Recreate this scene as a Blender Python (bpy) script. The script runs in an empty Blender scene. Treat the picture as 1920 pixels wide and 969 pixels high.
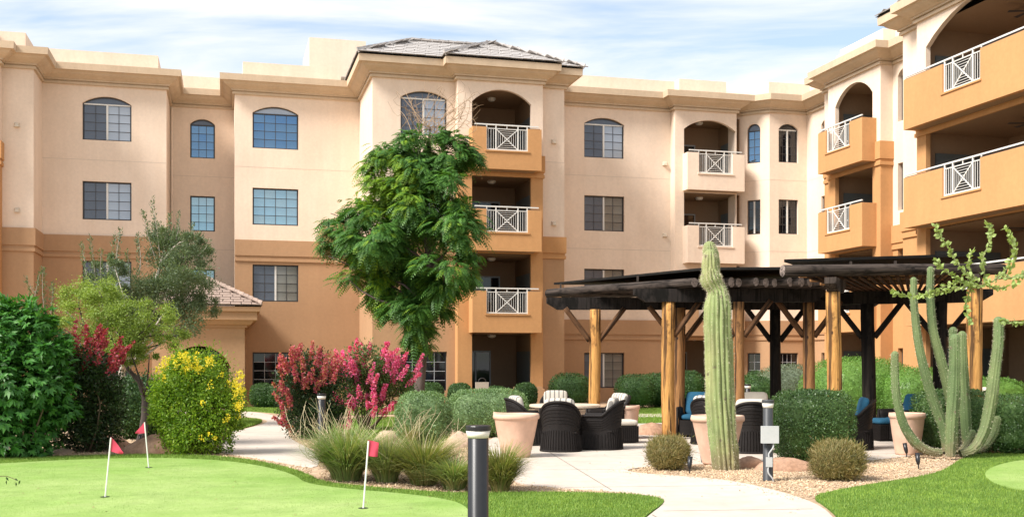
import bpy, math, random
import numpy as np
from mathutils import Vector, Matrix, Quaternion
from mathutils.geometry import tessellate_polygon
random.seed(7); rng = np.random.default_rng(11)
S = bpy.context.scene
COL = S.collection
R = math.radians
# ------------------------------------------------------------------ camera
F = 2050.0; CX = 960.0; HZ = 680.0; EYE = 1.6
cam = bpy.data.cameras.new('camera'); camo = bpy.data.objects.new('camera', cam); COL.objects.link(camo)
camo.location = (0, 0, EYE); camo.rotation_euler = (R(90), 0, 0)
cam.sensor_width = 36; cam.lens = 36 * F / 1920; cam.shift_y = (HZ - 484.5) / 1920
cam.clip_end = 3000; cam.clip_start = 0.1
S.camera = camo
# ------------------------------------------------------------------ sky and sun
SUN_EL = R(45); SUN_AZ = math.atan2(-0.815, -0.575)          # measured from +Y towards +X
sd = Vector((math.sin(SUN_AZ) * math.cos(SUN_EL), math.cos(SUN_AZ) * math.cos(SUN_EL), math.sin(SUN_EL)))
sun = bpy.data.lights.new('sun', 'SUN'); suno = bpy.data.objects.new('sun', sun); COL.objects.link(suno)
sun.energy = 4.9; sun.angle = R(20.0); sun.color = (1.0, 0.955, 0.89)
suno.rotation_euler = sd.to_track_quat('Z', 'Y').to_euler(); suno.location = (-20, -20, 40)
W = bpy.data.worlds.new('World'); S.world = W; W.use_nodes = True
nt = W.node_tree; nt.nodes.clear()
def nn(t, kind, **kw):
    n = t.nodes.new(kind)
    for k, v in kw.items(): setattr(n, k, v)
    return n
out = nn(nt, 'ShaderNodeOutputWorld'); bg = nn(nt, 'ShaderNodeBackground')
sky = nn(nt, 'ShaderNodeTexSky', sky_type='NISHITA', sun_disc=False)
sky.sun_elevation = SUN_EL; sky.sun_rotation = SUN_AZ; sky.air_density = 1.0; sky.dust_density = 0.4; sky.ozone_density = 1.0
SKY_STRENGTH = 0.09
bg.inputs[1].default_value = SKY_STRENGTH
tc = nn(nt, 'ShaderNodeTexCoord'); sep = nn(nt, 'ShaderNodeSeparateXYZ'); nt.links.new(tc.outputs['Generated'], sep.inputs[0])
zz = nn(nt, 'ShaderNodeMath', operation='MAXIMUM'); nt.links.new(sep.outputs[2], zz.inputs[0]); zz.inputs[1].default_value = 0.0
za = nn(nt, 'ShaderNodeMath', operation='ADD'); nt.links.new(zz.outputs[0], za.inputs[0]); za.inputs[1].default_value = 0.12
dx = nn(nt, 'ShaderNodeMath', operation='DIVIDE'); nt.links.new(sep.outputs[0], dx.inputs[0]); nt.links.new(za.outputs[0], dx.inputs[1])
dy = nn(nt, 'ShaderNodeMath', operation='DIVIDE'); nt.links.new(sep.outputs[1], dy.inputs[0]); nt.links.new(za.outputs[0], dy.inputs[1])
cmb = nn(nt, 'ShaderNodeCombineXYZ'); nt.links.new(dx.outputs[0], cmb.inputs[0]); nt.links.new(dy.outputs[0], cmb.inputs[1])
mp = nn(nt, 'ShaderNodeMapping'); mp.inputs['Scale'].default_value = (0.55, 1.25, 1); mp.inputs['Location'].default_value = (3.1, 1.7, 0); mp.inputs['Rotation'].default_value = (0, 0, R(-9))
nt.links.new(cmb.outputs[0], mp.inputs[0])
n1 = nn(nt, 'ShaderNodeTexNoise'); n1.inputs['Scale'].default_value = 1.9; n1.inputs['Detail'].default_value = 7; n1.inputs['Roughness'].default_value = 0.56; n1.inputs['Distortion'].default_value = 0.6
nt.links.new(mp.outputs[0], n1.inputs['Vector'])
cr = nn(nt, 'ShaderNodeValToRGB'); cr.color_ramp.elements[0].position = 0.38; cr.color_ramp.elements[1].position = 0.60
cr.color_ramp.elements[0].color = (0.34, 0.34, 0.34, 1); cr.color_ramp.elements[1].color = (1, 1, 1, 1)
nt.links.new(n1.outputs['Fac'], cr.inputs[0])
CLOUD = (8.0, 8.15, 8.2, 1)
mx = nn(nt, 'ShaderNodeMix', data_type='RGBA'); nt.links.new(cr.outputs[0], mx.inputs[0]); sg = nn(nt, 'ShaderNodeMix', data_type='RGBA', blend_type='MULTIPLY'); sg.inputs[0].default_value = 1; nt.links.new(sky.outputs[0], sg.inputs[6]); sg.inputs[7].default_value = (1.35, 1.55, 1.62, 1); nt.links.new(sg.outputs[2], mx.inputs[6]); mx.inputs[7].default_value = CLOUD
nt.links.new(mx.outputs[2], bg.inputs[0]); nt.links.new(bg.outputs[0], out.inputs[0])
S.view_settings.view_transform = 'Standard'; S.view_settings.look = 'None'; S.view_settings.gamma = 1; S.view_settings.exposure = 0.58
S.cycles.max_bounces = 6; S.cycles.diffuse_bounces = 3; S.cycles.glossy_bounces = 2; S.cycles.transmission_bounces = 2

# ------------------------------------------------------------------ helpers
def tag(o, label=None, cat=None, group=None, kind=None):
    if label: o['label'] = label
    if cat: o['category'] = cat
    if group: o['group'] = group
    if kind: o['kind'] = kind
    return o
def empty(name, loc=(0, 0, 0), rz=0.0, label=None, cat=None, group=None):
    o = bpy.data.objects.new(name, None); COL.objects.link(o); o.location = loc; o.rotation_euler = (0, 0, rz)
    o.empty_display_size = 0.2
    return tag(o, label, cat, group)
def link(name, me, parent=None, loc=None, rot=None):
    o = bpy.data.objects.new(name, me); COL.objects.link(o)
    if parent is not None: o.parent = parent
    if loc is not None: o.location = loc
    if rot is not None:
        if isinstance(rot, Quaternion): o.rotation_mode = 'QUATERNION'; o.rotation_quaternion = rot
        else: o.rotation_euler = rot
    return o
def copy_tree(o, parent=None):
    c = o.copy(); COL.objects.link(c); c.parent = parent
    for ch in list(o.children): copy_tree(ch, c)
    return c
class MB:
    def __init__(s): s.v = []; s.f = []
    def add(s, vs, fs):
        b = len(s.v); s.v += [tuple(v) for v in vs]; s.f += [tuple(i + b for i in f) for f in fs]; return s
    def box(s, x0, x1, y0, y1, z0, z1):
        return s.add([(x0,y0,z0),(x1,y0,z0),(x1,y1,z0),(x0,y1,z0),(x0,y0,z1),(x1,y0,z1),(x1,y1,z1),(x0,y1,z1)],
              [(0,3,2,1),(4,5,6,7),(0,1,5,4),(1,2,6,5),(2,3,7,6),(3,0,4,7)])
    def bar(s, p, q, w, d=None):
        p = Vector(p); q = Vector(q); d = d or w; a = (q - p).normalized()
        up = Vector((0, 1, 0)) if abs(a.y) < 0.9 else Vector((1, 0, 0))
        e = a.cross(up).normalized() * (w / 2); g = a.cross(e).normalized() * (d / 2)
        vs = [p+e+g, p-e+g, p-e-g, p+e-g, q+e+g, q-e+g, q-e-g, q+e-g]
        return s.add(vs, [(0,1,2,3),(7,6,5,4),(0,4,5,1),(1,5,6,2),(2,6,7,3),(3,7,4,0)])
    def tube(s, pts, rad, n=8, cap=True):
        pts = [Vector(p) for p in pts]; rad = rad if hasattr(rad, '__len__') else [rad] * len(pts)
        rings = []; ref = None
        for i, p in enumerate(pts):
            a = (pts[min(i+1, len(pts)-1)] - pts[max(i-1, 0)]).normalized()
            if ref is None: ref = a.orthogonal().normalized()
            ref = (ref - a * ref.dot(a)).normalized(); g = a.cross(ref)
            rings.append([p + (ref * math.cos(2*math.pi*k/n) + g * math.sin(2*math.pi*k/n)) * rad[i] for k in range(n)])
        vs = [v for r in rings for v in r]; fs = []
        for i in range(len(pts) - 1):
            for k in range(n):
                fs.append((i*n+k, i*n+(k+1) % n, (i+1)*n+(k+1) % n, (i+1)*n+k))
        if cap: fs.append(tuple(range(n-1, -1, -1))); fs.append(tuple((len(pts)-1)*n+k for k in range(n)))
        return s.add(vs, fs)
    def lathe(s, prof, n=28, c=(0, 0), rib=None):
        vs = []; fs = []
        for (r, z) in prof:
            for k in range(n):
                t = 2*math.pi*k/n; rr = r * (1 + (rib(t, z) if rib else 0)); vs.append((c[0]+rr*math.cos(t), c[1]+rr*math.sin(t), z))
        for i in range(len(prof) - 1):
            for k in range(n): fs.append((i*n+k, i*n+(k+1) % n, (i+1)*n+(k+1) % n, (i+1)*n+k))
        fs.append(tuple(range(n-1, -1, -1))); fs.append(tuple((len(prof)-1)*n+k for k in range(n)))
        return s.add(vs, fs)
    def mesh(s, name, mat, smooth=False):
        me = bpy.data.meshes.new(name); me.from_pydata(s.v, [], s.f); me.materials.append(mat)
        if smooth: me.polygons.foreach_set('use_smooth', [True] * len(me.polygons))
        me.update(); return me
    def build(s, name, mat, parent=None, smooth=False, loc=None, rot=None):
        return link(name, s.mesh(name, mat, smooth), parent, loc, rot)
def npmesh(name, verts, k, mat, smooth=False):
    """verts (n*k,3): n separate k-gons"""
    verts = np.asarray(verts, dtype=np.float32).reshape(-1, 3); n = len(verts) // k
    me = bpy.data.meshes.new(name); me.vertices.add(n*k); me.vertices.foreach_set('co', verts.ravel())
    me.loops.add(n*k); me.loops.foreach_set('vertex_index', np.arange(n*k, dtype=np.int32))
    me.polygons.add(n); me.polygons.foreach_set('loop_start', np.arange(0, n*k, k, dtype=np.int32))
    if smooth: me.polygons.foreach_set('use_smooth', np.ones(n, dtype=bool))
    me.materials.append(mat); me.update(calc_edges=True); return me
def unit(a): return a / np.maximum(np.linalg.norm(a, axis=-1, keepdims=True), 1e-9)
def leaf_verts(P, D, N, L, Wd, fold=0.15):
    D = unit(D); Sd = unit(np.cross(D, N)); N2 = np.cross(Sd, D)
    L = np.broadcast_to(np.asarray(L, float), (len(P),))[:, None]; Wd = np.broadcast_to(np.asarray(Wd, float), (len(P),))[:, None]
    a = P; c = P + D*L - N2*L*fold; m = P + D*L*0.45
    return np.stack([a, m + Sd*Wd*0.5, c, m - Sd*Wd*0.5], axis=1).reshape(-1, 3)
def rdir(n):
    return unit(rng.normal(size=(n, 3)))
# ------------------------------------------------------------------ materials
def mat_new(name):
    m = bpy.data.materials.new(name); m.use_nodes = True; t = m.node_tree
    return m, t, t.nodes['Principled BSDF']
def ramp(t, fac, cols, poss):
    r = nn(t, 'ShaderNodeValToRGB')
    while len(r.color_ramp.elements) < len(cols): r.color_ramp.elements.new(0.5)
    for e, c, p in zip(r.color_ramp.elements, cols, poss): e.position = p; e.color = (*c, 1)
    t.links.new(fac, r.inputs[0]); return r.outputs[0]
def noise(t, scale, detail=4, rough=0.55, vscale=(1, 1, 1), coord='Object', dist=0.0):
    tcn = nn(t, 'ShaderNodeTexCoord'); m = nn(t, 'ShaderNodeMapping'); m.inputs['Scale'].default_value = vscale
    t.links.new(tcn.outputs[coord], m.inputs[0])
    n = nn(t, 'ShaderNodeTexNoise'); n.inputs['Scale'].default_value = scale; n.inputs['Detail'].default_value = detail
    n.inputs['Roughness'].default_value = rough; n.inputs['Distortion'].default_value = dist
    t.links.new(m.outputs[0], n.inputs['Vector']); return n.outputs['Fac']
def bump(t, b, fac, strength, dist=0.01):
    bn = nn(t, 'ShaderNodeBump'); bn.inputs['Strength'].default_value = strength; bn.inputs['Distance'].default_value = dist
    t.links.new(fac, bn.inputs['Height']); t.links.new(bn.outputs[0], b.inputs['Normal'])
def sc(c, k): return tuple(min(1, x*k) for x in c)
def mixc(t, fac, a, b, mode='MIX'):
    m = nn(t, 'ShaderNodeMix', data_type='RGBA', blend_type=mode)
    for i, x in ((0, fac), (6, a), (7, b)):
        if isinstance(x, (int, float)): m.inputs[i].default_value = x
        elif isinstance(x, tuple): m.inputs[i].default_value = (*x, 1)
        else: t.links.new(x, m.inputs[i])
    return m.outputs[2]
def M(name, c, rough=0.7, var=0.12, scale=6, vscale=(1, 1, 1), bstr=0.0, bscale=40, metal=0.0, spec=0.4, coord='Object', bdist=0.01):
    m, t, b = mat_new(name)
    f = noise(t, scale, 5, 0.6, vscale, coord)
    t.links.new(ramp(t, f, [sc(c, 1-var), sc(c, 1+var)], [0.3, 0.7]), b.inputs['Base Color'])
    b.inputs['Roughness'].default_value = rough; b.inputs['Metallic'].default_value = metal; b.inputs['Specular IOR Level'].default_value = spec
    if bstr: bump(t, b, noise(t, bscale, 4, 0.6, vscale, coord), bstr, bdist)
    return m
def stucco(name, c, stain):
    m, t, b = mat_new(name)
    f1 = noise(t, 0.45, 5, 0.6); f2 = noise(t, 2.2, 5, 0.62, (1, 1, 0.10)); f3 = noise(t, 9, 4, 0.6)
    c1 = ramp(t, f1, [sc(c, 0.93), sc(c, 1.05)], [0.32, 0.68])
    g = ramp(t, f2, [(1, 1, 1), (0, 0, 0)], [0.40, 0.60]); mm = nn(t, 'ShaderNodeMath', operation='MULTIPLY'); t.links.new(g, mm.inputs[0]); mm.inputs[1].default_value = 0.13
    c2 = mixc(t, mm.outputs[0], c1, stain)
    c3 = ramp(t, f3, [(0.95,)*3, (1.04,)*3], [0.3, 0.7]); t.links.new(mixc(t, 1.0, c2, c3, 'MULTIPLY'), b.inputs['Base Color'])
    b.inputs['Roughness'].default_value = 0.9; b.inputs['Specular IOR Level'].default_value = 0.2
    bump(t, b, noise(t, 70, 3, 0.6), 0.35, 0.006)
    return m
def leafmat(name, cols, trans=0.28, rough=0.5):
    m, t, b = mat_new(name)
    g = nn(t, 'ShaderNodeNewGeometry'); n = len(cols)
    col = ramp(t, g.outputs['Random Per Island'], cols, [i/(n-1) for i in range(n)])
    f = noise(t, 1.1, 3, 0.6); col = mixc(t, 1.0, col, ramp(t, f, [(0.78, 0.80, 0.78), (1.2, 1.16, 1.05)], [0.32, 0.68]), 'MULTIPLY')
    t.links.new(col, b.inputs['Base Color']); b.inputs['Roughness'].default_value = rough; b.inputs['Specular IOR Level'].default_value = 0.35
    tr = nn(t, 'ShaderNodeBsdfTranslucent'); t.links.new(mixc(t, 1.0, col, (1.25, 1.3, 0.6), 'MULTIPLY'), tr.inputs[0])
    ms = nn(t, 'ShaderNodeMixShader'); ms.inputs[0].default_value = trans
    t.links.new(b.outputs[0], ms.inputs[1]); t.links.new(tr.outputs[0], ms.inputs[2])
    t.links.new(ms.outputs[0], t.nodes['Material Output'].inputs[0]); return m
CREAM = (0.79, 0.635, 0.505); ORANGE = (0.53, 0.28, 0.12); BROWN = (0.44, 0.265, 0.148); TRIM = (0.59, 0.455, 0.32)
mCream = stucco('cream_stucco', CREAM, (0.58, 0.41, 0.28)); mOrange = stucco('orange_stucco', ORANGE, (0.36, 0.18, 0.075)); mBrown = stucco('brown_stucco', BROWN, (0.33, 0.19, 0.10))
mTrim = stucco('trim_stucco', TRIM, (0.30, 0.20, 0.12)); mJoint = M('joint', sc(CREAM, 0.78), 0.9, 0.05)
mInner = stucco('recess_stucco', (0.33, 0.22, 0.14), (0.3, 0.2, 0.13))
mWhite = M('white_metal', (0.68, 0.66, 0.62), 0.45, 0.04); mBronze = M('bronze_frame', (0.05, 0.045, 0.045), 0.4, 0.1)
mFrameGrey = M('grey_frame', (0.36, 0.38, 0.40), 0.4, 0.06)
def glass(name, c, metal, rough=0.04, var=0.15):
    m, t, b = mat_new(name)
    f = noise(t, 0.8, 3, 0.5, (1, 1, 1)); t.links.new(ramp(t, f, [sc(c, 1-var), sc(c, 1+var)], [0.3, 0.7]), b.inputs['Base Color'])
    b.inputs['Metallic'].default_value = metal; b.inputs['Roughness'].default_value = rough; b.inputs['Specular IOR Level'].default_value = 0.6
    return m
gBlue = glass('blue_glass', (0.13, 0.23, 0.36), 0.85); gDark = glass('dark_glass', (0.02, 0.022, 0.025), 0.0)
gScreen = glass('screen_glass', (0.10, 0.115, 0.145), 0.3, 0.25); gPale = glass('pale_glass', (0.36, 0.40, 0.46), 0.25, 0.12); gTeal = glass('teal_glass', (0.30, 0.42, 0.48), 0.75)
gBlind = glass('blind_glass', (0.20, 0.195, 0.175), 0.15, 0.12, 0.3); gBlack = glass('black_glass', (0.008, 0.008, 0.010), 0.0)
mDoor = M('grey_door', (0.13, 0.15, 0.155), 0.45, 0.08)
mShingle = M('grey_shingle', (0.42, 0.39, 0.37), 0.9, 0.3, 3, bstr=0.5); mTile = M('tan_tile', (0.34, 0.255, 0.21), 0.85, 0.28, 3, bstr=0.4)
mRoofBase = M('roof_felt', (0.12, 0.11, 0.10), 0.9, 0.1)

# ------------------------------------------------------------------ facade coordinates: u along the main facade, v towards the courtyard
A = R(14.75); ca, sa = math.cos(A), math.sin(A)
OX, OY = (517-CX)/47.2, F/47.2
def uat(px, v):
    k = (px-CX)/F; return (k*(OY - v*ca) - OX - v*sa) / (ca - k*sa)
def vat(px, u):
    k = (px-CX)/F; return (k*(OY + u*sa) - OX - u*ca) / (sa + k*ca)
def yat(u, v): return OY + u*sa - v*ca
def zat(py, u, v): return EYE + (HZ-py)/F*yat(u, v)
def G(px, py, z=0.0):
    """point of the ground seen at that place of the photograph"""
    Y = F*(EYE-z)/(py-HZ); return Vector(((px-CX)/F*Y, Y, z))
def at(px, py, Y): return Vector(((px-CX)/F*Y, Y, EYE+(HZ-py)/F*Y))
B = empty('apartment_building', (OX, OY, 0), A, 'cream and orange stucco apartment building of four storeys around the courtyard', 'building')
# local building coordinates: x = u, y = -v, z
FL = 3.0275
def L2(u, v): return (u, -v)
vS0, vS1, vS2, vS3, vS5, vS6, vS7, vS8, vS10 = 2.4, 1.9, 0.0, -2.8, 4.0, 4.45, 1.5, 2.0, 2.5
u5 = uat(4, vS1); u62 = uat(63, vS1); u312 = uat(312, 0); u440 = uat(440, 0); u674 = uat(674, 0)
u858 = uat(858, vS6); u1018 = uat(1018, vS6); u1058 = uat(1058, vS5); u1255 = uat(1257, vS7); u1380 = uat(1381, vS8)
vS9 = 1.2; u1384 = u1380; u1443 = uat(1443, vS10); uW = uat(1513, vS10)
uT1b = 19.92; uT1 = 20.5; uT1f = 20.82; uWm = 21.0; uT2b = 18.34; uT2 = 18.9; uT2f = 19.22
vF0 = vat(1546, uT1f); vT1a = vat(1553, uT1); vT1e = vat(1651, uT1); vT2f0 = vat(1693, uT2f); vT2a = vat(1719, uT2); vEnd = 27.0
plan = [(-22, vS0), (u5, vS0), (u5, vS1), (u62, vS1), (u62, 0), (u312, 0), (u312, vS3), (u440, vS3), (u440, 0), (u674, 0), (u674, vS5), (u858, vS5), (u858, vS6), (u1018, vS6),
        (u1018, vS5), (u1058, vS5), (u1058, vS7), (u1255, vS7), (u1255, vS8), (u1380, vS8), (u1384, vS9), (u1443, vS10), (uW, vS10), (uW, vF0), (uT1f, vF0), (uT1f, vT1a),
        (uT1, vT1a), (uT1, vT1e), (uWm, vT1e), (uWm, vT2f0), (uT2f, vT2f0), (uT2f, vT2a), (uT2, vT2a), (uT2, vEnd)]
planL = [Vector(L2(*p)) for p in plan]
def offset_poly(pts, d):
    res = []
    n = len(pts)
    for i in range(n):
        dirs = []
        if i > 0: dirs.append((pts[i]-pts[i-1]).normalized())
        if i < n-1: dirs.append((pts[i+1]-pts[i]).normalized())
        ns = [Vector((q.y, -q.x)) for q in dirs]
        if len(ns) == 1: res.append(pts[i] + ns[0]*d); continue
        b = ns[0] + ns[1]
        if b.length < 1e-6: res.append(pts[i] + ns[0]*d); continue
        b.normalize(); res.append(pts[i] + b * (d / max(0.3, b.dot(ns[0]))))
    return res
def sweep(name, pts, prof, mat, parent):
    rows = [[(p.x, p.y, z) for p in offset_poly(pts, d)] for d, z in prof]
    n = len(pts); vs = [v for r in rows for v in r]; fs = []
    for j in range(len(prof)-1):
        for i in range(n-1): fs.append((j*n+i, j*n+i+1, (j+1)*n+i+1, (j+1)*n+i))
    mb = MB().add(vs, fs); return mb.build(name, mat, parent)
def outline(s0, s1, z0, z1, rise, seg=12):
    pts = [(s0, z0), (s1, z0)]
    if rise <= 0: return pts + [(s1, z1), (s0, z1)]
    w = (s1-s0)/2; r = (w*w + rise*rise)/(2*rise); cz = z1 + rise - r; a0 = math.asin(min(1, w/r))
    for k in range(seg+1):
        a = a0 - 2*a0*k/seg; pts.append(((s0+s1)/2 + r*math.sin(a), cz + r*math.cos(a)))
    return pts
def wall(name, p0, p1, z0, z1, ops, mat, depth=0.16, parent=B):
    """p0, p1 are (u, v); ops = (s0, s1, z0, z1, rise) measured along the wall"""
    a = Vector(L2(*p0)); b = Vector(L2(*p1)); d = (b-a); Ln = d.length; d.normalize(); nrm = Vector((d.y, -d.x))
    def P(s, z, o=0): q = a + d*s - nrm*o; return (q.x, q.y, z)
    loops = [[(0, z0), (Ln, z0), (Ln, z1), (0, z1)]] + [outline(*o) for o in ops]
    tris = tessellate_polygon([[Vector((x, y, 0)) for x, y in l] for l in loops])
    flat = [q for l in loops for q in l]
    mb = MB(); fs = []
    for t in tris:
        (x0, y0), (x1, y1), (x2, y2) = (flat[i] for i in t)
        fs.append(t if (x1-x0)*(y2-y0)-(x2-x0)*(y1-y0) > 0 else t[::-1])
    mb.add([P(*q) for q in flat], fs)
    for o, l in zip(ops, loops[1:]):
        m = len(l); mb.add([P(*q) for q in l] + [P(*q, depth) for q in l], [(i, i+m, (i+1) % m+m, (i+1) % m) for i in range(m)])
    return mb.build(name, mat, parent)
# ---- windows
cache = {}
def window(pw, ang, w, h, rise, cols, rows, style, parent=B, label=None):
    """pw local position of the bottom centre (already set back in the reveal); the window looks to local -y before turning by ang"""
    key = (round(w, 2), round(h, 2), round(rise, 2), cols, rows, style)
    fm = mBronze if style in ('fixed', 'slider', 'teal', 'blind') else mBronze
    t = 0.045; mun = 0.022
    gm = {'fixed': mBronze, 'slider': mBronze, 'teal': mBronze, 'blind': mBronze, 'dark': mFrameGrey, 'tall': mBronze}[style]
    if key not in cache:
        mb = MB()
        mb.box(-w/2, w/2, -0.03, 0.05, 0, t); mb.box(-w/2, -w/2+t, -0.03, 0.05, t, h); mb.box(w/2-t, w/2, -0.03, 0.05, t, h); mb.box(-w/2+t, w/2-t, -0.03, 0.05, h-t, h)
        if rise > 0:
            o = outline(-w/2, w/2, 0, h, rise)[2:]; i_ = outline(-w/2+t, w/2-t, 0, h, max(0.02, rise-t))[2:]; k = len(o)
            vs = [(x, -0.03, z) for x, z in o] + [(x, -0.03, z) for x, z in i_] + [(x, 0.05, z) for x, z in i_]
            mb.add(vs, [(j, j+1, k+j+1, k+j) for j in range(k-1)] + [(k+j, k+j+1, 2*k+j+1, 2*k+j) for j in range(k-1)])
        g = MB(); cw = (w-2*t)/cols; rh = (h-2*t)/rows
        mid = None
        for c in range(1, cols):
            x = -w/2+t+c*cw
            if style in ('slider', 'blind', 'tall') and c == cols//2: mid = x; continue
            g.box(x-mun/2, x+mun/2, -0.012, 0.012, t, h-t)
        for r in range(1, rows): g.box(-w/2+t, w/2-t, -0.010, 0.010, t+r*rh-mun/2, t+r*rh+mun/2)
        st = None
        if mid is not None:
            st = MB(); st.box(mid-0.035, mid+0.035, -0.035, 0.03, t, h-t)
            if rise > 0: st.box(-w/2+t, w/2-t, -0.033, 0.028, h-t, h+0.01)
            st = st.mesh('meeting_stile', mWhite)
        pm = {}
        lun = None
        if rise > 0:
            o = outline(-w/2+t, w/2-t, 0, h, max(0.02, rise-t))[2:]
            lun = MB().add([(x, 0.004, z) for x, z in o], [tuple(range(len(o)))])
        ow, oh = cw-mun, rh-mun
        def pane(mat): return MB().box(-ow/2, ow/2, 0.0, 0.012, -oh/2, oh/2).mesh('pane', mat)
        cache[key] = (mb.mesh('window', fm), g.mesh('muntin', gm), st, lun, pane, pm, cw, rh)
    fme, gme, st, lun, pane, pm, cw, rh = cache[key]
    o = link('window', fme, parent, pw, (0, 0, ang))
    if label: o['label'] = label
    link('muntin', gme, o)
    if st: link('meeting_stile', st, o)
    def pmesh(mat):
        if mat.name not in pm: pm[mat.name] = pane(mat)
        return pm[mat.name]
    for c in range(cols):
        for r in range(rows):
            left = c < cols/2
            mt = {'fixed': gBlue, 'teal': gTeal, 'dark': gBlack, 'slider': gScreen if left else gPale, 'blind': gScreen if left else gBlind, 'tall': gBlack}[style]
            link('pane', pmesh(mt), o, (-w/2+t+(c+0.5)*cw, 0, t+(r+0.5)*rh), (random.gauss(0, .006), 0, random.gauss(0, .006)))
    if lun:
        lk = 'lun'+('p' if style == 'fixed' else 's')
        if lk not in pm: pm[lk] = lun.mesh('arch_pane', gPale if (style == 'fixed' and w > 1.3) else (gScreen if style != 'tall' else gBlack))
        link('arch_pane', pm[lk], o)
    return o
ROWS = [0.56, 4.03, 7.06, 10.09]; HH = [1.46, 1.46, 1.46, 1.40]
class Seg:
    """one straight stretch of facade with windows; lower paint below zs"""
    def __init__(s, p0, p1): s.p0 = p0; s.p1 = p1; s.a = Vector(L2(*p0)); s.b = Vector(L2(*p1)); s.d = (s.b-s.a).normalized(); s.L = (s.b-s.a).length; s.n = Vector((s.d.y, -s.d.x)); s.ang = math.atan2(s.d.y, s.d.x); s.ops = []
    def sx(s, px):                       # distance along the wall seen at px
        k = (px-CX)/F
        X0 = OX + s.p0[0]*ca + s.p0[1]*sa; Y0 = OY + s.p0[0]*sa - s.p0[1]*ca
        dX = s.d.x*ca - s.d.y*sa; dY = s.d.x*sa + s.d.y*ca
        return (k*Y0 - X0)/(dX - k*dY)
    def win(s, s0, s1, z0, h, rise, cols, rows, style, depth=0.13, label=None):
        s.ops.append((s0, s1, z0, z0+h, rise)); q = s.a + s.d*(s0+s1)/2 - s.n*depth
        window((q.x, q.y, z0), s.ang, s1-s0, h, rise, cols, rows, style, label=label)
    def put(s, zs, lower, upper, z0=-0.2, z1=12.7):
        if zs is None: wall('wall', s.p0, s.p1, z0, z1, s.ops, upper); return
        lo = [o for o in s.ops if o[3]+o[4] <= zs]; hi = [o for o in s.ops if o[2] >= zs]
        wall('lower_wall', s.p0, s.p1, z0, zs, lo, lower); wall('wall', s.p0, s.p1, zs, z1, hi, upper)
ZB = 6.43; ZB2 = 3.38
segs = {}
for i in range(len(plan)-1): segs[i] = Seg(plan[i], plan[i+1])
# indices: 0 S0, 2 S1, 4 S2, 6 S3, 8 S4, 10 S5, 12 S6, 14 S6b, 16 S7, 18 S8, 20 S9, 21 S10, 22 S11, 26 T1, 28 wing wall, 30 T2 flank, 32 T2
def row4(g, pxa, pxb, kinds, top_rise, cols, rows, which=(0, 1, 2, 3), labels={}):
    s0, s1 = sorted((g.sx(pxa), g.sx(pxb)))
    for r in which:
        g.win(s0, s1, ROWS[r], HH[r], top_rise if r == 3 else 0, cols, rows, kinds[r], label=labels.get(r))
row4(segs[4], 154.5, 246.5, ['dark', 'slider', 'slider', 'slider'], 0.28, 4, 4)
row4(segs[6], 356.5, 403, ['dark', 'teal', 'teal', 'fixed'], 0.22, 3, 4)
row4(segs[8], 473.5, 559.5, ['dark', 'blind', 'teal', 'fixed'], 0.27, 4, 4)
row4(segs[10], 751, 838, ['dark', 'blind', 'slider', 'slider'], 0.26, 4, 4)
row4(segs[16], 1095.5, 1170.5, ['blind', 'blind', 'blind', 'slider'], 0.26, 4, 4)
g = segs[20]; row4(g, 1401, 1425.5, ['dark', 'fixed', 'tall', 'fixed'], 0.27, 2, 4)
g = segs[21]; row4(g, 1460, 1496.5, ['dark', 'tall', 'tall', 'tall'], 0.24, 4, 4)
g = segs[22]
for r in range(4): g.win(g.sx(1540), g.sx(1540)+0.9, ROWS[r], HH[r], 0.2 if r == 3 else 0, 2, 4, 'dark')
g = segs[28]; s_ = g.sx(1683.5)
for r in range(4): g.win(s_, s_+0.75, ROWS[r]-(0.1 if r < 3 else 0), HH[r]+0.2, 0.22 if r == 3 else 0, 2, 4, 'dark', depth=0.2)
# balcony openings
def openings(g, pa, pb, arch=0.5, zt=11.38):
    s0, s1 = g.sx(pa), g.sx(pb); g.ops.append((s0, s1, 9.43, zt, arch)); g.ops.append((s0, s1, 6.2, 8.74, 0)); g.ops.append((s0, s1, 3.15, 5.72, 0)); g.ops.append((s0, s1, 0.0, 2.72, 0))
    return s0, s1
oS6 = openings(segs[12], 885, 996); oS8 = openings(segs[18], 1282.5, 1379.5, 0.42); oT1 = openings(segs[26], 1566, 1636, 0.62, 11.3)
oT2 = (segs[32].sx(1736), segs[32].sx(1736)+5.2); segs[32].ops += [(oT2[0], oT2[1], 9.43, 11.3, 0.9), (oT2[0], oT2[1], 6.2, 8.74, 0), (oT2[0], oT2[1], 3.15, 5.72, 0), (oT2[0], oT2[1], 0, 2.72, 0)]
ZP = 9.42
for i, g in segs.items():
    if i in (11, 12, 13): g.put(ZP, mOrange, mCream)
    elif i in (24, 25, 26, 27, 31, 32): g.put(ZP, mOrange, mCream)
    elif i in (5, 6, 7): g.put(None, None, mCream)
    elif 16 <= i <= 21: g.put(ZB2, mBrown, mCream)
    elif i in (22, 23): g.put(ZB2, mBrown, mCream)
    elif i in (28, 29, 30): g.put(ZB, mOrange, mCream)
    elif i in (0, 1): g.put(9.42, mOrange, mCream)
    else: g.put(ZB, mBrown, mCream)
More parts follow.
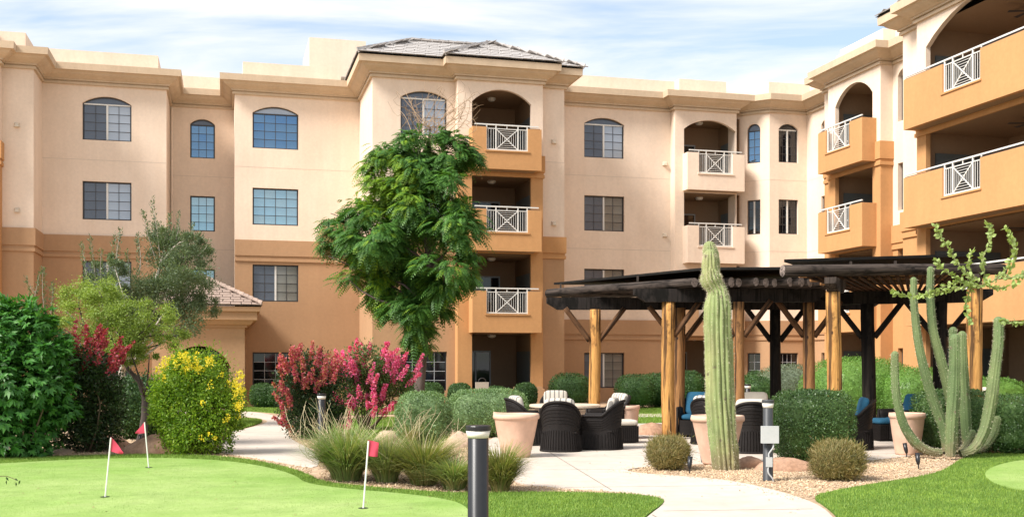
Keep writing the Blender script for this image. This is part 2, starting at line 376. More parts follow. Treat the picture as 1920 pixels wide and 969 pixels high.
# cornice, bands
corn = [(0.0, 12.16), (0.09, 12.16), (0.09, 12.245), (0.05, 12.25), (0.05, 12.285), (0.13, 12.29), (0.13, 12.345), (0.17, 12.36), (0.21, 12.39), (0.29, 12.43), (0.38, 12.49), (0.44, 12.56), (0.46, 12.585), (0.56, 12.59), (0.57, 12.84), (-0.5, 12.86)]
sweep('cornice', planL, corn, mTrim, B)
def band(i0, i1, zt, mat, h=0.62, name='band'):
    pts = planL[i0:i1+1]
    sweep(name, pts, [(0.0, zt+0.006), (0.07, zt), (0.07, zt-h), (0.025, zt-h-0.006), (0.025, zt-h-0.10), (0.055, zt-h-0.106), (0.055, zt-h-0.22), (0.0, zt-h-0.226)], mat, B)
band(2, 5, ZB+0.02, mBrown); band(8, 12, ZB+0.02, mBrown); band(14, 16, ZB+0.02, mOrange)
band(16, 23, ZB2, mBrown, 0.6); band(28, 32, ZB+0.02, mOrange)
band(12, 14, ZP+0.03, mOrange, 0.62, 'pier_cap'); band(24, 28, ZP+0.03, mOrange, 0.62, 'pier_cap'); band(31, 33, ZP+0.03, mOrange, 0.62, 'pier_cap'); band(0, 2, ZP+0.03, mOrange, 0.62, 'pier_cap')
sweep('plinth', planL[12:17], [(0.0, 0.62), (0.06, 0.60), (0.08, -0.1)], mBrown, B)
# stucco joints: thin raised screeds at the floor lines
for i in (4, 6, 8, 16, 20, 21, 14, 22):
    g = segs[i]
    for zf in ((9.32,) if i in (4, 8, 14) else (9.32, 6.30)):
        a = g.a + g.n*0.003; b = g.b + g.n*0.003; mb = MB()
        mb.add([(a.x, a.y, zf), (b.x, b.y, zf), (b.x, b.y, zf+0.022), (a.x, a.y, zf+0.022)], [(0, 1, 2, 3)]); mb.build('stucco_joint', mJoint, B)
# parapets behind the cornice
par = [(-0.32, 12.8), (-0.32, 13.55), (-0.60, 13.56), (-0.60, 12.8)]
sweep('parapet', planL[:10] + [Vector((planL[9].x+0.6, planL[9].y))], par, mCream, B)
sweep('parapet', [Vector((planL[15].x-0.6, -vS7))] + planL[17:30] + [Vector((planL[29].x, planL[29].y-0.5))], par, mCream, B)
ub0, ub1 = uat(580, -0.34), uat(686, -0.34); MB().box(ub0, ub1, 0.335, 4.0, 12.7, 14.72).build('stair_tower', mCream, B)
# flat roof deck keeps the building closed
deck = offset_poly(planL, -0.25)
tri = [(-22, -14), (uW+12, -14), (uW+12, vEnd)]
lp = [(p.x, p.y) for p in deck] + [(uW+12, -vEnd), (uW+12, 14), (-22, 14)]
tr = tessellate_polygon([[Vector((x, y, 0)) for x, y in lp]]); MB().add([(x, y, 12.62) for x, y in lp], tr).build('roof_deck', mRoofBase, B)
for (x0, x1, y0, y1) in ((-22, uW+12, 13.9, 14.1), (uW+11.9, uW+12.1, -vEnd, 13.8)): MB().box(x0, x1, y0, y1, -0.2, 12.6).build('rear_wall', mCream, B)
MB().box(uT2+0.1, uW+11.8, -vEnd-0.05, -vEnd+0.1, -0.2, 12.6).build('end_wall', mCream, B)
MB().box(-22.1, -21.9, -vS0+0.1, 13.8, -0.2, 12.6).build('end_wall', mCream, B)
# ---- tower roof with single shingles
nsh = [0]; shing_rest = MB()
shm = {}
def roof_face(p0, p1, top, mat, pw, ph, parent, name, limit=300, rnd=0.0):
    """p0-p1 eave edge (3D local), top = list of the upper corners; tiles lie in courses on the face"""
    p0, p1 = Vector(p0), Vector(p1); tops = [Vector(t) for t in top]
    e = (p1-p0); L = e.length; e.normalize(); n = e.cross(tops[0]-p0).normalized(); up = n.cross(e)
    MB().add([p0, p1] + tops[::-1], [tuple(range(2+len(tops)))]).build('roof_face', mRoofBase, parent)
    t2 = [((t-p0).dot(e), (t-p0).dot(up)) for t in tops]; H = max(t[1] for t in t2)
    xa0 = min(t[0] for t in t2); xb0 = max(t[0] for t in t2)
    rot = Matrix((e, up, n)).transposed().to_quaternion()
    if (name, pw) not in shm:
        shm[(name, pw)] = []
        for _ in range(4):
            k = random.uniform(0.9, 1.0); shm[(name, pw)].append(MB().add([(-pw*.49*k, 0, 0.018), (pw*.49*k, 0, 0.018), (pw*.49*k, ph*1.25, 0.004), (-pw*.49*k, ph*1.25, 0.004), (-pw*.49*k, 0, 0.05), (pw*.49*k, 0, 0.05), (pw*.49*k, ph*1.25, 0.022), (-pw*.49*k, ph*1.25, 0.022)],
                [(0,3,2,1),(4,5,6,7),(0,1,5,4),(1,2,6,5),(2,3,7,6),(3,0,4,7)]).mesh(name, mat))
    r = 0
    while r*ph < H-0.05:
        yy = r*ph; f = yy/H; a = xa0*f; b = L + (xb0-L)*f
        x = a + (pw/2 if r % 2 else pw)*0.5
        while x < b:
            q = p0 + e*x + up*yy + n*(0.004+random.uniform(0, 0.012)*(1+rnd)); me = random.choice(shm[(name, pw)])
            if nsh[0] < limit: link(name, me, parent, q, rot @ Quaternion((0, 0, 1), random.uniform(-.03, .03))); nsh[0] += 1
            else:
                m = Matrix.Translation(q) @ rot.to_matrix().to_4x4(); shing_rest.add([m @ v.co for v in me.vertices], [tuple(p.vertices) for p in me.polygons])
            x += pw
        r += 1
ZE = 12.88; ov = 0.62; dR = 2.35; hR = 1.2
xl, xr, yf, yb = u674-ov, u1058+ov, -(vS5+ov), -(vS5+ov)+2*dR
rl, rr, ry = xl+dR, xr-dR, yf+dR
roof_face((xl, yf, ZE), (xr, yf, ZE), [(rl, ry, ZE+hR), (rr, ry, ZE+hR)], mShingle, 0.42, 0.30, B, 'shingle')
px0, px1, pyf = u858-ov, u1018+ov, -(vS6+ov); pm_ = (px0+px1)/2; hw = (px1-px0)/2; hP = hw*hR/dR
roof_face((px0, pyf, ZE+.01), (px1, pyf, ZE+.01), [(pm_, pyf+hw, ZE+hP)], mShingle, 0.42, 0.30, B, 'shingle')
roof_face((xl, yb, ZE), (xl, yf, ZE), [(rl, ry, ZE+hR)], mShingle, 0.42, 0.30, B, 'shingle')
roof_face((xr, yf, ZE), (xr, yb, ZE), [(rr, ry, ZE+hR)], mShingle, 0.42, 0.30, B, 'shingle')
roof_face((px1, pyf, ZE+.01), (px1, pyf+2*hw, ZE+.01), [(pm_, pyf+hw, ZE+hP)], mShingle, 0.42, 0.30, B, 'shingle')
roof_face((px0, pyf+2*hw, ZE+.01), (px0, pyf, ZE+.01), [(pm_, pyf+hw, ZE+hP)], mShingle, 0.42, 0.30, B, 'shingle')
roof_face((xr, yb, ZE), (xl, yb, ZE), [(rr, ry, ZE+hR), (rl, ry, ZE+hR)], mShingle, 0.42, 0.30, B, 'shingle')
# wing tower 2 roof
wx = uT2f-ov; wy0 = -(vT2f0)+ov; wy1 = -vEnd
roof_face((wx, wy0, ZE), (wx, wy1, ZE), [(wx+dR, wy0-dR, ZE+hR), (wx+dR, wy1, ZE+hR)], mShingle, 0.42, 0.30, B, 'shingle')
roof_face((wx+2*dR, wy0, ZE), (wx, wy0, ZE), [(wx+dR, wy0-dR, ZE+hR)], mShingle, 0.42, 0.30, B, 'shingle')
if shing_rest.v: tag(shing_rest.build('shingle', mShingle, B), kind='stuff')
hip = MB()
for a, b in (((xl, yf, ZE+.03), (rl, ry, ZE+hR+.03)), ((rl, ry, ZE+hR+.03), (rr, ry, ZE+hR+.03)), ((xr, yf, ZE+.03), (rr, ry, ZE+hR+.03)), ((px0, pyf, ZE+.04), (pm_, pyf+hw, ZE+hP+.04)), ((px1, pyf, ZE+.04), (pm_, pyf+hw, ZE+hP+.04))):
    a, b = Vector(a), Vector(b); k = int((b-a).length/0.34)
    for i in range(k): hip.bar(a.lerp(b, i/k)+Vector((0, 0, .03)), a.lerp(b, (i+1.12)/k)+Vector((0, 0, .01)), 0.2, 0.045)
tag(hip.build('hip_shingle', mShingle, B), kind='stuff')
# ---- balconies
def railing(Wd, H):
    mb = MB(); t = 0.028
    def v(x, z0, z1, w=t): mb.box(x-w/2, x+w/2, -w/2, w/2, z0, z1)
    def h(x0, x1, z, w=t): mb.box(x0, x1, -w/2, w/2, z-w/2, z+w/2)
    h(0, Wd, H, 0.045); h(0, Wd, 0.03, 0.045); zt = H-0.14; h(0, Wd, zt, t)
    xa, xb = Wd*0.235, Wd*0.765
    for x in (0.02, Wd-0.02, xa, xb): v(x, 0, H, 0.042)
    v(Wd/2, zt, H)
    for k in (1, 2, 3): v(xa*k/4, 0.03, zt, 0.014); v(xb+(Wd-xb)*k/4, 0.03, zt, 0.014)
    mb.bar((xa, 0, 0.04), (xb, 0, zt), 0.03, 0.026); mb.bar((xa, 0, zt), (xb, 0, 0.04), 0.03, 0.02)
    cx, cz = (xa+xb)/2, (zt+0.04)/2; hx, hz = (xb-xa)/2, (zt-0.04)/2
    for k in (0.2, 0.4, 0.6, 0.8):
        h(cx-hx*k, cx+hx*k, cz+hz*k, 0.013); h(cx-hx*k, cx+hx*k, cz-hz*k, 0.013)
        v(cx-hx*k, cz-hz*k, cz+hz*k, 0.012); v(cx+hx*k, cz-hz*k, cz+hz*k, 0.012)
    return mb
def balcony(g, s0, s1, ga, gb, proj, zf, mat, extend=None):
    """zf: bottom of the slab; parapet with a gap for the railing panel"""
    zb, ztop, zg = zf, zf+1.54, zf+0.64
    def loc(s, o): q = g.a + g.d*s + g.n*o; return (q.x, q.y, 0)
    o = empty('balcony', loc(s0, 0), g.ang); o.parent = B; L = s1-s0; a, b = ga-s0, gb-s0; th = 0.16; y1 = -proj
    p = MB()
    p.box(0, a, y1, y1+th, zb, ztop); p.box(b, L, y1, y1+th, zb, ztop); p.box(a, b, y1+0.002, y1+th, zb, zg)
    p.box(0, th, y1+th, 0.0, zb, ztop); p.box(L-th, L, y1+th, 0.0, zb, ztop)
    p.build('parapet', mat, o)
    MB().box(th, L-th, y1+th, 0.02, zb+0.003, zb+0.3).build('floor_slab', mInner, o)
    MB().box(a-0.06, b+0.06, y1-0.035, y1+th+0.02, zg, zg+0.05).build('sill', mat, o)
    r = railing(b-a, 0.94); r.build('railing', mWhite, o, loc=(a, y1+th*0.45, zg+0.06))
    MB().box(0.10 if extend is None else 0.0, L-0.10 if extend is None else L, y1+0.045, y1+0.095, ztop+0.08, ztop+0.125).build('hand_rail', mWhite, o)
    MB().box(0.06, a, y1+0.015, y1+th-0.015, ztop, ztop+0.022).build('parapet_cap', mBronze, o); MB().box(b, L-0.06, y1+0.015, y1+th-0.015, ztop, ztop+0.022).build('parapet_cap', mBronze, o)
    return o
def recess(g, s0, s1, z0, z1, depth, door, side=None, fan=None):
    """the room behind a balcony opening: one shell, door, light"""
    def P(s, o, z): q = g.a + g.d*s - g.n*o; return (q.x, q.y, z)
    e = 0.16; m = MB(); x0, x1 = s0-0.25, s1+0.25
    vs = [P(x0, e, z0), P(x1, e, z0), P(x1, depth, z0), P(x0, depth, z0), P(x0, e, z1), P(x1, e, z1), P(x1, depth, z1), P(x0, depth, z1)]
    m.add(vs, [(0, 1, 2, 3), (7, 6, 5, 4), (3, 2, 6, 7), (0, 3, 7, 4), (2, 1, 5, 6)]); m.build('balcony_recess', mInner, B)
    q = g.a + g.d*s0 - g.n*(depth-0.03)
    d = empty('sliding_door', (q.x, q.y, z0), g.ang); d.parent = B
    a, b = door[0]*(s1-s0), door[1]*(s1-s0); hD = 2.03; mid = (a+b)/2
    f = MB(); f.box(a-.05, a, -.05, .03, 0, hD); f.box(b, b+.05, -.05, .03, 0, hD); f.box(a-.05, b+.05, -.05, .03, hD, hD+.06); f.box(mid-.03, mid+.03, -.052, .03, 0, hD); f.build('door_frame', mFrameGrey, d)
    MB().box(a, mid-.03, -.01, .01, 0.02, hD).build('pane', gDark, d); MB().box(mid+.03, b, -.025, -.005, 0.02, hD).build('pane', gDark, d)
    if side is not None:      # a door in the side wall (at the right for the main facade)
        ss = x1-0.01 if side > 0 else x0+0.01
        dm = MB().add([P(ss, 0.5, z0), P(ss, depth-0.35, z0), P(ss, depth-0.35, z0+2.05), P(ss, 0.5, z0+2.05), P(ss-.05*side, 0.5, z0), P(ss-.05*side, depth-0.35, z0), P(ss-.05*side, depth-0.35, z0+2.05), P(ss-.05*side, 0.5, z0+2.05)],
             [(4, 5, 6, 7), (0, 4, 7, 3), (1, 2, 6, 5), (3, 7, 6, 2)]).build('storage_door', mDoor, B)
        kn = P(ss-.09*side, 0.62, z0+1.0); MB().lathe([(0.0, -.03), (.03, -.02), (.03, .02), (0, .03)], 8).build('door_knob', mWhite, dm, loc=kn)
    c = P((s0+s1)/2, depth*0.5, z1)
    lt = MB().lathe([(0.02, -0.13), (0.12, -0.11), (0.17, -0.05), (0.17, 0.0)], 16).build('ceiling_light', mWhite if fan is None else mBronze, B, smooth=True, loc=c)
    if fan:
        fb = MB()
        for k in range(5):
            t = 2*math.pi*k/5+0.3; dx_, dy_ = math.cos(t), math.sin(t)
            fb.add([(dx_*.12-dy_*.03, dy_*.12+dx_*.03, -.2), (dx_*.12+dy_*.03, dy_*.12-dx_*.03, -.22), (dx_*.62+dy_*.07, dy_*.62-dx_*.07, -.22), (dx_*.62-dy_*.07, dy_*.62+dx_*.07, -.2)], [(0, 1, 2, 3)])
        fb.tube([(0, 0, 0), (0, 0, -.15)], .03); fb.lathe([(.05, -.28), (.11, -.26), (.12, -.16), (.05, -.13)], 16); fb.build('ceiling_fan', mBronze, B, loc=c)
        MB().lathe([(.02, -.41), (.1, -.38), (.13, -.32), (.11, -.282)], 16).build('fan_lamp', mWhite, B, smooth=True, loc=c)
zfl = [8.78, 8.78-FL, 8.78-2*FL]
tops = {8.78: 11.95, 8.78-FL: 8.72, 8.78-2*FL: 5.70}
for z in zfl:
    mo = mOrange
    g = segs[12]; balcony(g, g.sx(879), g.sx(1007), g.sx(905), g.sx(982), 0.62, z, mOrange); recess(g, *oS6, z+0.3, tops[z], 3.3, (0.08, 0.80), 1)
    g = segs[18]; balcony(g, g.sx(1280), g.sx(1386), g.sx(1301), g.sx(1364), 0.5, z, mCream if z > 3 else mBrown); recess(g, *oS8, z+0.3, tops[z], 2.2, (0.05, 0.6), 1)
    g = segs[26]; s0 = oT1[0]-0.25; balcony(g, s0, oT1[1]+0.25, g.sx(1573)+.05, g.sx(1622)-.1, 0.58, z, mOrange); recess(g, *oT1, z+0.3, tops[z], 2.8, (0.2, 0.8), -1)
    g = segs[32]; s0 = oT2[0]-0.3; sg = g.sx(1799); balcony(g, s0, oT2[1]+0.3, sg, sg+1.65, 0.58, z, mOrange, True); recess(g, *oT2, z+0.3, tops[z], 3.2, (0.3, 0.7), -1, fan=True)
for g, o in ((segs[12], oS6), (segs[18], oS8), (segs[26], oT1), (segs[32], oT2)):
    recess(g, *o, 0.0, 2.70, 3.2, (0.12, 0.62), 1 if g in (segs[12], segs[18]) else -1)
# wall lights
wl = MB().add([(-.1, 0, 0), (.1, 0, 0), (.1, 0, .16), (-.1, 0, .16), (-.08, -.12, 0), (.08, -.12, 0), (.05, -.10, .10), (-.05, -.10, .10)], [(0, 4, 5, 1), (4, 7, 6, 5), (0, 3, 7, 4), (1, 5, 6, 2), (3, 2, 6, 7)]).mesh('wall_light', M('light_housing', (.62, .52, .40), .6, .05))
for i, px, zs in ((2, 32, (10.05, 7.0)), (14, 1038, (10.05, 6.9)), (16, 1246, (9.9, 6.9)), (30, 1713, (9.8, 6.8))):
    g = segs[i]; s_ = g.sx(px)
    for z in zs: q = g.a + g.d*s_ + g.n*0.003; link('wall_light', wl, B, (q.x, q.y, z), (0, 0, g.ang))
# downpipe in the recess corner
q = segs[6].a + segs[6].d*0.08 + segs[6].n*0.06; MB().tube([(q.x, q.y, 0), (q.x, q.y, 12.1)], 0.045, 8).build('downpipe', mCream, B)
# low garden walls before the ground floor recess
for i, pa, pb in ((12, 887, 912), (12, 952, 1003)):
    g = segs[i]; a, b = g.sx(pa), g.sx(pb); q = g.a + g.d*a + g.n*0.9; MB().box(0, b-a, -0.08, 0.08, 0, 0.72).build('patio_wall', mBrown, B, loc=(q.x, q.y, 0), rot=(0, 0, g.ang))
# ---- entrance canopy
EC = empty('entrance_canopy', (OX, OY, 0), A, 'stucco entrance canopy with arch and small tan tile roof beside the brown ground floor', 'canopy')
ve = 4.2; e0, e1 = uat(285, ve), uat(459, ve)
gE = Seg((e0, ve), (e1, ve)); zA = 1.72
wall('front_wall', (e0, ve), (e1, ve), 2.45, 3.05, [], mBrown, parent=EC)
sA0, sA1 = gE.sx(312), gE.sx(433)
o_ = outline(sA0, sA1, 1.0, 1.42, 0.78)
lo = [(0, 0)] + [(sA0, 0)] + [(x, z) for x, z in o_[2:]][::-1] + [(sA1, 0), (gE.L, 0), (gE.L, 2.45), (0, 2.45)]
MB().add([(e0+x, -ve, z) for x, z in lo] + [(e0+x, -ve+0.5, z) for x, z in lo], [t for t in tessellate_polygon([[Vector((x, z, 0)) for x, z in lo]])] + [(i, (i+1) % len(lo), (i+1) % len(lo)+len(lo), i+len(lo)) for i in range(len(lo))]).build('arch_wall', mBrown, EC)
MB().box(e1-0.55, e1-0.06, -ve-0.012, -ve+0.49, 0, 1.4).build('pier', mBrown, EC); MB().box(e0+0.06, e0+0.55, -ve-0.012, -ve+0.49, 0, 1.4).build('pier', mBrown, EC)
MB().box(e1-0.25, e1+0.001, -ve+0.51, -0.05, 0, 2.9).build('side_wall', mBrown, EC)
pe = [Vector((e0, 2.0)), Vector((e0, -ve)), Vector((e1, -ve)), Vector((e1, -0.02))]
sweep('cornice', pe, [(0, 2.86), (.08, 2.86), (.08, 2.94), (.2, 2.96), (.28, 3.06), (.3, 3.1), (.42, 3.12), (.42, 3.4), (.52, 3.42), (.54, 3.58), (0, 3.6)], mBrown, EC)
cm = (e0+e1)/2; hw2 = (e1-e0)/2+0.58; zr = 3.62; nsh[0] = 0; shing_rest = MB()
roof_face((cm-hw2, -ve-.58, zr), (cm+hw2, -ve-.58, zr), [(cm, -ve-.58+hw2, zr+1.12)], mTile, 0.36, 0.2, EC, 'roof_tile')
roof_face((cm+hw2, -ve-.58, zr), (cm+hw2, 0, zr), [(cm, -ve-.58+hw2, zr+1.12), (cm, 0, zr+1.12)], mTile, 0.36, 0.2, EC, 'roof_tile')
MB().box(e0-0.001, e0+0.25, -ve+0.51, 2.6, 0, 2.9).build('side_wall', mBrown, EC)
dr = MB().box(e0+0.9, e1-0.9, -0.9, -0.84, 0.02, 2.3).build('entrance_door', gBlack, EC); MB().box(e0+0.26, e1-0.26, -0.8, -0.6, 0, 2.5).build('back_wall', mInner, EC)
MB().box(e0+0.02, e1-0.26, -ve+0.5, 1.9, 2.5, 2.6).build('ceiling', mBrown, EC)
roof_face((cm-hw2, 0, zr), (cm-hw2, -ve-.58, zr), [(cm, 0, zr+1.12), (cm, -ve-.58+hw2, zr+1.12)][::-1], mTile, 0.36, 0.2, EC, 'roof_tile')
hp = MB(); a = Vector((cm+hw2, -ve-.58, zr+.05)); b = Vector((cm, -ve-.58+hw2, zr+1.17)); k = 14
for i in range(k): hp.bar(a.lerp(b, i/k)+Vector((0, 0, .04)), a.lerp(b, (i+1.1)/k)+Vector((0, 0, .01)), 0.18, 0.05)
tag(hp.build('hip_tile', mTile, EC), kind='stuff')
if shing_rest.v: tag(shing_rest.build('roof_tile', mTile, EC), kind='stuff')
# ================================================================== ground, paths, lawns
def area(name, px, z, mat, skirt=0.0, label=None, world=None, sub=None):
    pts = world or [G(x, y) for x, y in px]
    pts = [(p[0], p[1]) for p in pts]
    a = sum(pts[i][0]*pts[(i+1) % len(pts)][1]-pts[(i+1) % len(pts)][0]*pts[i][1] for i in range(len(pts)))
    if a < 0: pts = pts[::-1]
    pts = smooth(pts)
    n = len(pts); tr = tessellate_polygon([[Vector((x, y, 0)) for x, y in pts]])
    vs = [(x, y, z) for x, y in pts]; fs = []
    for t in tr:
        (x0, y0), (x1, y1), (x2, y2) = (pts[i] for i in t)
        fs.append(t if (x1-x0)*(y2-y0)-(x2-x0)*(y1-y0) > 0 else t[::-1])
    if skirt: vs += [(x, y, z-skirt) for x, y in pts]; fs += [(i, i+n, (i+1) % n+n, (i+1) % n) for i in range(n)]
    o = MB().add(vs, fs).build(name, mat); o['kind'] = 'structure'
    return o, np.array(pts)
def smooth(pts, it=2):
    for _ in range(it):
        q = []
        for i in range(len(pts)):
            a, b = pts[i], pts[(i+1) % len(pts)]; q += [(a[0]*.75+b[0]*.25, a[1]*.75+b[1]*.25), (a[0]*.25+b[0]*.75, a[1]*.25+b[1]*.75)]
        pts = q
    return pts
def inside(P, poly):
    x, y = P[:, 0], P[:, 1]; r = np.zeros(len(P), bool); j = len(poly)-1
    for i in range(len(poly)):
        xi, yi = poly[i]; xj, yj = poly[j]
        c = ((yi > y) != (yj > y)) & (x < (xj-xi)*(y-yi)/(yj-yi+1e-12)+xi); r ^= c; j = i
    return r
def scatter_in(poly, n, ymin=None, ymax=None, xlim=None):
    lo, hi = poly.min(0).copy(), poly.max(0).copy()
    if xlim: lo[0] = max(lo[0], xlim[0]); hi[0] = min(hi[0], xlim[1])
    if ymin: lo[1] = max(lo[1], ymin)
    if ymax: hi[1] = min(hi[1], ymax)
    P = rng.uniform(lo, hi, size=(n, 2)); return P[inside(P, poly)]
def ground_mat(name, c, c2, scale, bs=0.5, bscale=60, var=0.15):
    m, t, b = mat_new(name)
    f = noise(t, scale, 6, 0.65); f2 = noise(t, scale*9, 4, 0.6)
    col = mixc(t, ramp(t, f, [(0, 0, 0), (1, 1, 1)], [0.35, 0.65]), c, c2)
    col = mixc(t, 1.0, col, ramp(t, f2, [(1-var,)*3, (1+var,)*3], [0.3, 0.7]), 'MULTIPLY')
    t.links.new(col, b.inputs['Base Color']); b.inputs['Roughness'].default_value = 0.92; b.inputs['Specular IOR Level'].default_value = 0.15
    bump(t, b, noise(t, bscale, 4, 0.7), bs, 0.01); return m
mSoil = ground_mat('decomposed_granite', (0.46, 0.33, 0.22), (0.36, 0.25, 0.16), 0.8, 0.8, 45, 0.28)
mConc = ground_mat('pale_concrete', (0.56, 0.485, 0.415), (0.485, 0.41, 0.345), 0.45, 0.15, 80, 0.08)
mTurf = ground_mat('turf_base', (0.11, 0.20, 0.03), (0.085, 0.16, 0.025), 1.5, 0.8, 120, 0.3)
mPutt = ground_mat('putting_turf', (0.31, 0.40, 0.135), (0.20, 0.325, 0.068), 0.38, 0.3, 220, 0.10)
gr, _ = area('ground', None, 0.0, mSoil, world=[(-400, -60), (400, -60), (400, 700), (-400, 700)])
P_PATIO = [(1120, 1060), (1210, 972), (1250, 943), (1236, 931), (1150, 921), (985, 912), (955, 898), (940, 870), (905, 850), (905, 828), (985, 797), (1180, 793), (1300, 789), (1560, 789), (1760, 795), (1760, 845), (1700, 857), (1600, 866), (1290, 871), (1205, 876), (1158, 885), (1330, 897), (1400, 907), (1480, 927), (1535, 947), (1565, 972), (1620, 1060)]
patio, polyPatio = area('patio', P_PATIO, 0.015, mConc, 0.05)
path, polyPath = area('path', [(330, 842), (420, 850), (500, 862), (590, 880), (600, 866), (592, 846), (540, 822), (541, 804), (534, 785), (500, 775), (440, 770), (300, 771), (300, 777), (440, 779), (496, 785), (504, 792), (470, 802), (440, 808), (380, 825)], 0.012, mConc, 0.05)
area('path', [(-140, 846), (20, 842), (88, 829), (60, 823), (-140, 826)], 0.012, mConc, 0.05)
area('path', [(1100, 777), (1280, 777), (1420, 775), (1420, 781), (1280, 783), (1100, 783)], 0.034, mConc, 0.05)
T1P = [(-260, 858), (0, 862), (130, 856), (300, 852), (430, 857), (520, 872), (578, 890), (600, 904), (665, 912), (760, 920), (870, 927), (985, 924), (1100, 925), (1200, 929), (1240, 936), (1248, 944), (1208, 970), (1115, 1070), (-260, 1200)]
turf1, polyT1 = area('lawn', T1P, 0.022, mTurf, 0.05)
pg1, polyPG1 = area('putting_green', [(-300, 885), (0, 872), (130, 864), (300, 860), (430, 866), (510, 880), (556, 895), (572, 909), (640, 919), (760, 929), (850, 941), (884, 960), (880, 1000), (800, 1100), (-300, 1230)], 0.030, mPutt, 0.02)
T2P = [(1640, 1060), (1572, 972), (1548, 950), (1522, 934), (1550, 924), (1640, 908), (1740, 893), (1776, 880), (1800, 862), (1832, 852), (1920, 849), (2200, 845), (2300, 1060)]
turf2, polyT2 = area('lawn', T2P, 0.022, mTurf, 0.05)
pg2, polyPG2 = area('putting_green', [(1842, 892), (1862, 876), (1920, 863), (2050, 861), (2150, 890), (2060, 925), (1930, 926), (1866, 912)], 0.030, mPutt, 0.02)
lawn3, polyL3 = area('lawn', [(1140, 766), (1260, 763), (1440, 762), (1440, 789), (1300, 790), (1185, 796), (1150, 790)], 0.022, mTurf, 0.05)
lawn4, polyL4 = area('lawn', [(596, 800), (640, 788), (700, 783), (775, 784), (780, 824), (700, 828), (640, 830), (600, 820)], 0.022, mTurf, 0.05)
lawn5, polyL5 = area('lawn', [(420, 765), (560, 764), (780, 765), (780, 776), (640, 779), (540, 777), (500, 773), (420, 768)], 0.022, mTurf, 0.05)
lawn6, polyL6 = area('lawn', [(400, 788), (440, 785), (480, 786), (496, 790), (470, 800), (440, 806), (390, 812)], 0.022, mTurf, 0.05)
def joints(poly, z, step, ang, mat, parent, w=.014):
    c, s = math.cos(ang), math.sin(ang); U2 = np.array([c, s]); V2 = np.array([-s, c]); pu = poly @ U2; pv = poly @ V2
    for lv in np.arange(math.ceil(pv.min()/step)*step, pv.max(), step):
        t = np.arange(pu.min(), pu.max(), .08); ins = inside(t[:, None]*U2+lv*V2, poly); st = None
        for i in range(len(t)):
            if ins[i] and st is None: st = t[i]
            if st is not None and (not ins[i] or i == len(t)-1):
                if t[i]-st > .5:
                    a, b = U2*(st+.05)+V2*lv, U2*(t[i]-.13)+V2*lv; n = V2*w/2
                    MB().add([(*(a-n), z), (*(b-n), z), (*(b+n), z), (*(a+n), z)], [(0, 1, 2, 3)]).build('joint', mat, parent)
                st = None
mJ = M('concrete_joint', (0.25, 0.21, 0.175), .9, .1)
joints(polyPatio, .0185, 2.3, .1, mJ, patio); joints(polyPatio, .0189, 2.6, .1+math.pi/2, mJ, patio); joints(polyPath, .0155, 1.9, .35, mJ, path)
# grass blades
mBlade = leafmat('turf_blade', [(0.14, 0.23, 0.028), (0.18, 0.29, 0.04), (0.25, 0.35, 0.07), (0.15, 0.25, 0.033)], 0.2, 0.6)
mPuttBlade = leafmat('putting_blade', [(0.21, 0.33, 0.08), (0.25, 0.37, 0.10), (0.30, 0.41, 0.13)], 0.2, 0.7)
def blades(poly, n, z, h, w, mat, holes=(), **kw):
    P = scatter_in(poly, n, **kw)
    for hpoly in holes: P = P[~inside(P, hpoly)]
    m = len(P); b = np.column_stack([P, np.full(m, z)]); d = rng.normal(size=(m, 3))*0.35; d[:, 2] = 1; d = unit(d)*(h*rng.uniform(.6, 1.1, m))[:, None]
    t = rng.uniform(0, math.pi, m); s = np.column_stack([np.cos(t), np.sin(t), np.zeros(m)])*w/2
    o = link('grass', npmesh('grass', np.stack([b-s, b+s, b+d], 1).reshape(-1, 3), 3, mat)); o['kind'] = 'stuff'; return o
blades(polyT1, 230000, 0.022, 0.032, 0.008, mBlade, (polyPG1,), ymin=10.5, xlim=(-9.5, 3.2))
blades(polyT2, 130000, 0.022, 0.032, 0.008, mBlade, (polyPG2,), ymin=10.5, xlim=(3, 11))
blades(polyPG1, 110000, 0.030, 0.005, 0.006, mPuttBlade, (), ymin=11.2, xlim=(-8.5, 1))
blades(polyPG2, 28000, 0.030, 0.005, 0.006, mPuttBlade, (), ymin=11.2, xlim=(5, 9.5))
for pl in (polyL3, polyL4, polyL5, polyL6): blades(pl, 30000, 0.022, 0.05, 0.016, mBlade)
# gravel
def stones(poly, n, r0, r1, mat, holes=(), name='gravel', **kw):
    P = scatter_in(poly, n, **kw)
    for hpoly in holes: P = P[~inside(P, hpoly)]
    m = len(P); r = rng.uniform(r0, r1, m)[:, None]
    base = np.array([(1, 0, 0), (0, 1, 0), (-1, 0, 0), (0, -1, 0), (0, 0, .75), (0, 0, -.5)], float)
    t = rng.uniform(0, 6.28, m); c, s = np.cos(t), np.sin(t)
    J = base[None]*rng.uniform(.6, 1.25, (m, 6, 1)) + rng.normal(size=(m, 6, 3))*0.18
    X = J[:, :, 0]*c[:, None]-J[:, :, 1]*s[:, None]; Yv = J[:, :, 0]*s[:, None]+J[:, :, 1]*c[:, None]
    V = np.stack([X, Yv, J[:, :, 2]], 2)*r[:, :, None] + np.column_stack([P, np.full(m, 0.004)])[:, None]
    idx = np.array([(0, 1, 4), (1, 2, 4), (2, 3, 4), (3, 0, 4), (1, 0, 5), (2, 1, 5), (3, 2, 5), (0, 3, 5)])
    o = link(name, npmesh(name, V[:, idx].reshape(-1, 3), 3, mat)); o['kind'] = 'stuff'; return o
mGravel = leafmat('gravel_stone', [(0.52, 0.38, 0.25), (0.40, 0.28, 0.18), (0.60, 0.48, 0.36), (0.30, 0.19, 0.12), (0.56, 0.42, 0.30)], 0.0, 0.9)
